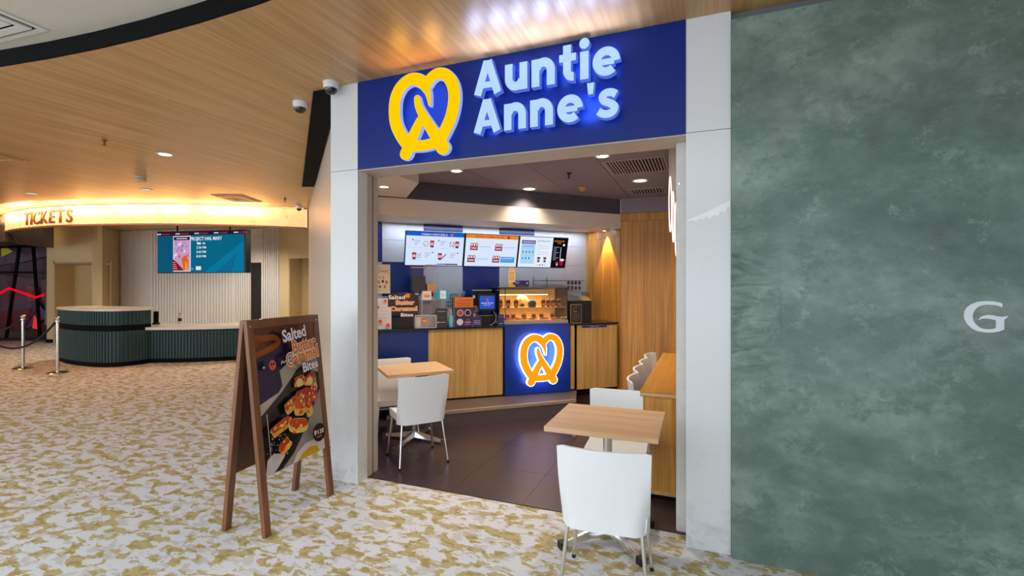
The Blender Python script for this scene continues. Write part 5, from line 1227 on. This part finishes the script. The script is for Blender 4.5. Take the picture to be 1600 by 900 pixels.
# ticket counter: tall curved desk and lower wing, fluted fronts
def desk(name, label, front, z_parts, top, topz, topmat, pitch=.055, inset=.6):
    t = thing(name, label, 'ticket desk', (0, 0, 0))
    F = [Vector(p) for p in front]
    for zz0, zz1, m_, off, rib in z_parts:
        base = [(p.x, p.y) for p in F]
        bm = ribbon_wall(B(), base, .3, zz0, zz1); bb = obj('body', bm, m_, t)
        if rib:
            # flutes along the front, joined to one stretch each (hundreds of them)
            total = sum((F[i + 1] - F[i]).length for i in range(len(F) - 1)); s_ = pitch / 2
            k = 0
            while s_ < total:
                acc = 0
                for i in range(len(F) - 1):
                    l_ = (F[i + 1] - F[i]).length
                    if acc + l_ >= s_:
                        d_ = (F[i + 1] - F[i]) / l_; c_ = F[i] + d_ * (s_ - acc); break
                    acc += l_
                n2 = Vector((d_.y, -d_.x)); h = pitch * .36
                obj('flute', prism(B(), [tuple(c_ - d_ * h), tuple(c_ - d_ * h * .5 + n2 * .02), tuple(c_ + d_ * h * .5 + n2 * .02), tuple(c_ + d_ * h)], zz0, zz1), m_, bb)
                s_ += pitch; k += 1
    bm = prism(B(), top, topz[0], topz[1]); bmesh.ops.recalc_face_normals(bm, faces=bm.faces); obj('top', bm, topmat, t)
    return t
hf = smoothline([Vector(p) for p in [(-13.1, 6.55), (-12.95, 6.05), (-12.4, 5.84), (-11.7, 5.74), (-11.1, 5.76), (-10.75, 5.92), (-10.62, 6.25), (-10.66, 6.5)]], sub=5)
hf = [(p.x, p.y) for p in hf]
def offset(pts, o):
    r_ = []
    for i in range(len(pts)):
        a_ = Vector(pts[max(i - 1, 0)]); b_2 = Vector(pts[min(i + 1, len(pts) - 1)]); d = (b_2 - a_).normalized(); r_.append((pts[i][0] + d.y * o, pts[i][1] - d.x * o))
    return r_
desk('ticket_desk_high', 'tall curved dark green fluted ticket desk with a white stone top', hf,
     [(0, .09, M_blackm, 0, False), (.09, .70, M_green, 0, True), (.70, .82, M_blackm, 0, False), (.82, 1.10, M_green, 0, True)],
     offset(hf, .04) + [(-11.0, 6.75), (-12.9, 6.7)], (1.10, 1.14), M_marble, .06)
lf = smoothline([Vector(p) for p in [(-10.86, 6.30), (-10.6, 6.5), (-10.25, 6.66), (-9.93, 6.85), (-9.6, 7.12), (-9.37, 7.35), (-8.9, 7.85), (-8.65, 8.15)]], sub=4)
lf = [(p.x, p.y) for p in lf]
desk('ticket_desk_low', 'lower dark green fluted wing of the ticket desk with a white top', lf,
     [(0, .09, M_blackm, 0, False), (.09, .66, M_green, 0, True)],
     [(-10.98, 6.05)] + offset(lf, .10) + [(-9.2, 8.6), (-10.5, 7.45), (-11.5, 7.3), (-11.5, 6.75), (-11.0, 6.6)], (.69, .745), M_marble, .06)
t = thing('desk_monitor', 'small dark monitor at the end of the high ticket desk', 'monitor', (*sight(10.6, 244), .745), 20)
obj('screen', bx(-.05, .05, -.015, .015, .04, .29), M_black, t, bev=.004); obj('foot', bx(-.05, .05, -.05, .05, 0, .04), M_black, t)
t = thing('water_bottle', 'small bottle with a dark label on the low ticket desk', 'bottle', (*sight(10.75, 281), .745))
obj('bottle', lathe(B(), [(.035, 0), (.037, .02), (.037, .15), (.014, .2), (.014, .22)], 16), plain('bottle_clear', '#cfc8c0', .1), t, smooth=True); obj('label', lathe(B(), [(.0385, .06), (.0385, .13)], 16), M_black, t); obj('cap', lathe(B(), [(.016, .221), (.016, .24)], 12), M_black, t)
# stanchions and ropes
M_rope = plain('black_rope', '#1a1518', .7, noise=.1, scale=60)
def stanchion(x, y, label):
    t = thing('rope_stanchion', label, 'stanchion', (x, y, .001), 0, 'chrome rope stanchions')
    obj('base', lathe(B(), [(.16, 0), (.16, .008), (.12, .025), (.03, .035)], 32), M_chrome, t, smooth=True)
    obj('post', lathe(B(), [(.024, .035), (.024, .93)], 20), plain('satin_chrome', (.70, .72, .68, 1), .22, 1), t, smooth=True)
    obj('collar', lathe(B(), [(.032, .93), (.034, .94), (.034, .965), (.02, .985)], 20), M_chrome, t, smooth=True)
    obj('finial', lathe(B(), [(.018, .985), (.040, 1.0), (.042, 1.02), (.02, 1.04)], 20), M_chrome, t, smooth=True)
    obj('hook', tube(B(), [(-.03, 0, .95), (-.055, -.01, .955), (-.06, -.01, .93)], .006, 6), M_chrome, t, smooth=True)
stanchion(-10.999, 5.099, 'chrome stanchion in front of the tall ticket desk, nearer of the two')
stanchion(-12.208, 5.124, 'chrome stanchion farther left by the red neon storefront')
def rope(a, b, sag, label):
    a, b = Vector(a), Vector(b); pts = [a.lerp(b, k / 20) - Vector((0, 0, sag * 4 * (k / 20) * (1 - k / 20))) for k in range(21)]
    o = obj('barrier_rope', tube(B(), pts, .018, 10), M_rope, smooth=True); tag(o, label, 'rope')
rope((-11.06, 5.09, .93), (-11.9, 4.3, .93), .45, 'black barrier rope sagging from the nearer chrome stanchion')
rope((-12.27, 5.11, .93), (-13.6, 4.6, .80), .22, 'black barrier rope from the farther stanchion out of the frame')
stanchion(-11.96, 4.28, 'chrome stanchion just outside the left edge of the picture')
# dark glazed storefront at the far left
gs = thing('glass_storefront', 'dark purple-tinted glazed storefront with slanted mullions at far left', 'storefront', (0, 0, 0))
G0, G1 = Vector(sight(13.7, -140)), Vector(sight(13.9, 76)); gd = (G1 - G0); GLn = gd.length; gd.normalize(); gn = Vector((gd.y, -gd.x))
Mg = basis((G0.x, G0.y, 0), (gd.x, gd.y, 0), (gn.x, gn.y, 0))
def gpt(s_, z, o=0): v = G0 + gd * s_ + gn * o; return (v.x, v.y, z)
u2s = lambda u: GLn * (u + 140) / 216
def pane(c, col, z, nm, al=None):
    bm = B(); ngon(bm, c, z - .01, z, Mg); return obj(nm, bm, plain('glass_panel_' + col, col, .25, noise=.12, scale=3), gs)
pane([(0, .3), (GLn, .3), (GLn, 2.8), (0, 2.8)], '#4c3543', -.4, 'backing_panel')
pane([(0, .35), (u2s(30), .35), (u2s(62), .7), (u2s(30), 1.35), (0, 1.1)], '#5b4560', -.3, 'graphic_panel')
pane([(0, 0.3), (u2s(20), .3), (u2s(45), .95), (u2s(20), .9), (0, .6)], '#6c2230', -.27, 'graphic_panel')
pane([(0, 1.3), (u2s(66), 1.15), (u2s(66), 1.75), (0, 2.2)], '#5d4150', -.33, 'graphic_panel')
pane([(u2s(28), 1.15), (u2s(46), 1.15), (u2s(46), 1.55), (u2s(26), 1.6)], '#7a5742', -.28, 'graphic_panel')
pane([(0, 1.9), (u2s(20), 2.3), (u2s(66), 2.5), (u2s(66), 2.8), (0, 2.8)], '#6b5163', -.32, 'graphic_panel')
pane([(u2s(64), .3), (u2s(74), .3), (u2s(74), 2.7), (u2s(62), 2.7)], '#3f4760', -.25, 'graphic_panel')
pane([(u2s(58), .45), (u2s(66), .45), (u2s(64), 1.5), (u2s(60), 1.4)], '#6e7790', -.22, 'graphic_panel')
bm = B(); ngon(bm, [(u2s(3), 2.42), (u2s(21), 2.58), (u2s(3), 2.78)][::1], 0, .01, Mg @ Matrix.Translation((0, 0, .02))); obj('yellow_flag', bm, flat('#c9c21e'), gs)
bm = B(); ngon(bm, [(u2s(40), .35), (u2s(52), .30), (u2s(52), .55), (u2s(43), .72)], 0, .01, Mg @ Matrix.Translation((0, 0, -.2))); obj('red_glow_panel', bm, plain('red_lit', (1, .05, .05, 1), .5, emit=.6), gs)
bm = B()
for z in (2.2, 2.5, 2.62): box(bm, u2s(66), u2s(72), -.02, 0, z, z + .03, M=Matrix.Identity(4) @ basis((G0.x, G0.y, 0), (gd.x, gd.y, 0), (-gn.x, -gn.y, 0), (0, 0, 1)))
obj('interior_lamps', bm, plain('far_lamps', (1, .9, .8, 1), .5, emit=3), gs)
for (ua, ub) in ((33, 12), (54, 65), (-30, -10), (-60, -75)):
    obj('mullion', tube(B(), [gpt(u2s(ua), 2.75, .05), gpt(u2s(ub), .1, .05)], .045, 8), M_blackm, gs)
obj('transom', tube(B(), [gpt(0, 1.98, .04), gpt(u2s(57), 1.98, .04)], .02, 8), M_blackm, gs)
obj('head_beam', tube(B(), [gpt(0, 2.62, .05), gpt(u2s(66), 2.76, .05)], .05, 8), M_blackm, gs)
obj('base_beam', bx(0, GLn, -.1, .05, 0, .3, M=basis((G0.x, G0.y, 0), (gd.x, gd.y, 0), (-gn.x, -gn.y, 0), (0, 0, 1))), plain('dark_base', '#2a1c22', .6), gs)
obj('neon_line', tube(B(), [gpt(u2s(-60), 1.0, .12), gpt(u2s(-20), 1.12, .12), gpt(u2s(20), 1.52, .12), gpt(u2s(62), 1.26, .12), gpt(u2s(74), 1.33, .12)], .03, 8), plain('red_neon', (1, .0, .012, 1), .4, emit=1.2), gs, label='red zigzag neon line')
obj('glass_pane', bx(0, GLn, -.005, .005, .3, 2.75, M=basis((G0.x, G0.y, 0), (gd.x, gd.y, 0), (-gn.x, -gn.y, 0), (0, 0, 1))), glass('dark_glass', (.8, .75, .8, 1)), gs)
struct('wall_far_left', bx(-23.9, -23.7, -7, 14, 0, 3.3), M_beige)
struct('wall_far_back', prism(B(), [(-24, 10.8), (-6, 13.0), (-6, 13.2), (-24, 11.2)], 0, 3.26), plain('far_wall_dim', '#5a4a4a', .7))
struct('wall_right_end', bx(7.7, 7.9, -7, 3.1, 0, 3.2), M_offwhite)

# ------------------------------------------------------------------ ceiling fittings of the lobby
def diffuser(x, y, z, rz, sx, sy, label, m, rings=3, dark=M_blackm):
    t = thing('air_diffuser', label, 'air diffuser', (x, y, z), rz)
    def frame(k, zz, hh, wd):
        bm = B(); a_, b_1 = sx / 2 * k, sy / 2 * k
        for q in ((-a_, a_, -b_1, -b_1 + wd), (-a_, a_, b_1 - wd, b_1), (-a_, -a_ + wd, -b_1 + wd, b_1 - wd), (a_ - wd, a_, -b_1 + wd, b_1 - wd)): box(bm, *q, zz, zz + hh)
        return bm
    obj('frame', frame(1, -.012, .011, .035), m, t)
    obj('void', bx(-sx / 2 + .03, sx / 2 - .03, -sy / 2 + .03, sy / 2 - .03, -.003, -.001), dark, t)
    for k in range(rings): obj('vane', frame(.80 - .25 * k, -.02 + .004 * k, .012, .05), m, t)
    return t
diffuser(-4.46, 1.58, 3.38, 4, .58, .58, 'square white four-way air diffuser in the white ceiling', M_offwhite)
diffuser(-8.19, 6.53, CEIL, 22, .56, .74, 'square air diffuser in the timber ceiling near the ticket band', plain('warm_white', '#cfa67c', .5), 2, plain('diffuser_core', '#b08a70', .6))
diffuser(-8.45, 3.2, CEIL, 22, .60, .5, 'flush access hatch in the timber ceiling at the left edge', M_ceilwood, 1, M_ceilwood)
sprinkler(-6.307, 3.348, CEIL, 'small bronze sprinkler in the middle of the timber ceiling', M_bronze)
sprinkler(-7.4, 6.9, CEIL, 'tiny bronze sprinkler in the ceiling near the angled wall', M_bronze)
t = thing('smoke_detector', 'round cream smoke detector on the timber ceiling', 'detector', (-7.95, 4.70, CEIL))
obj('base', lathe(B(), [(.075, -.02), (.085, -.001)], 24), plain('detector_cream', '#cbb79a', .5), t, smooth=True); obj('head', lathe(B(), [(.045, -.075), (.07, -.065), (.078, -.045), (.06, -.02)], 24), MC['detector_cream'], t, smooth=True)
def lobby_light(x, y, label, e): downlight(x, y, CEIL, 0, label, e, .07)
lobby_light(-6.278, 3.991, 'bright recessed downlight in the timber ceiling', 12)
lobby_light(-11.2, 4.83, 'unlit recessed downlight near the TICKETS lettering', .9)
lobby_light(-8.9, 5.35, 'unlit recessed downlight in front of the ticket band', .9)
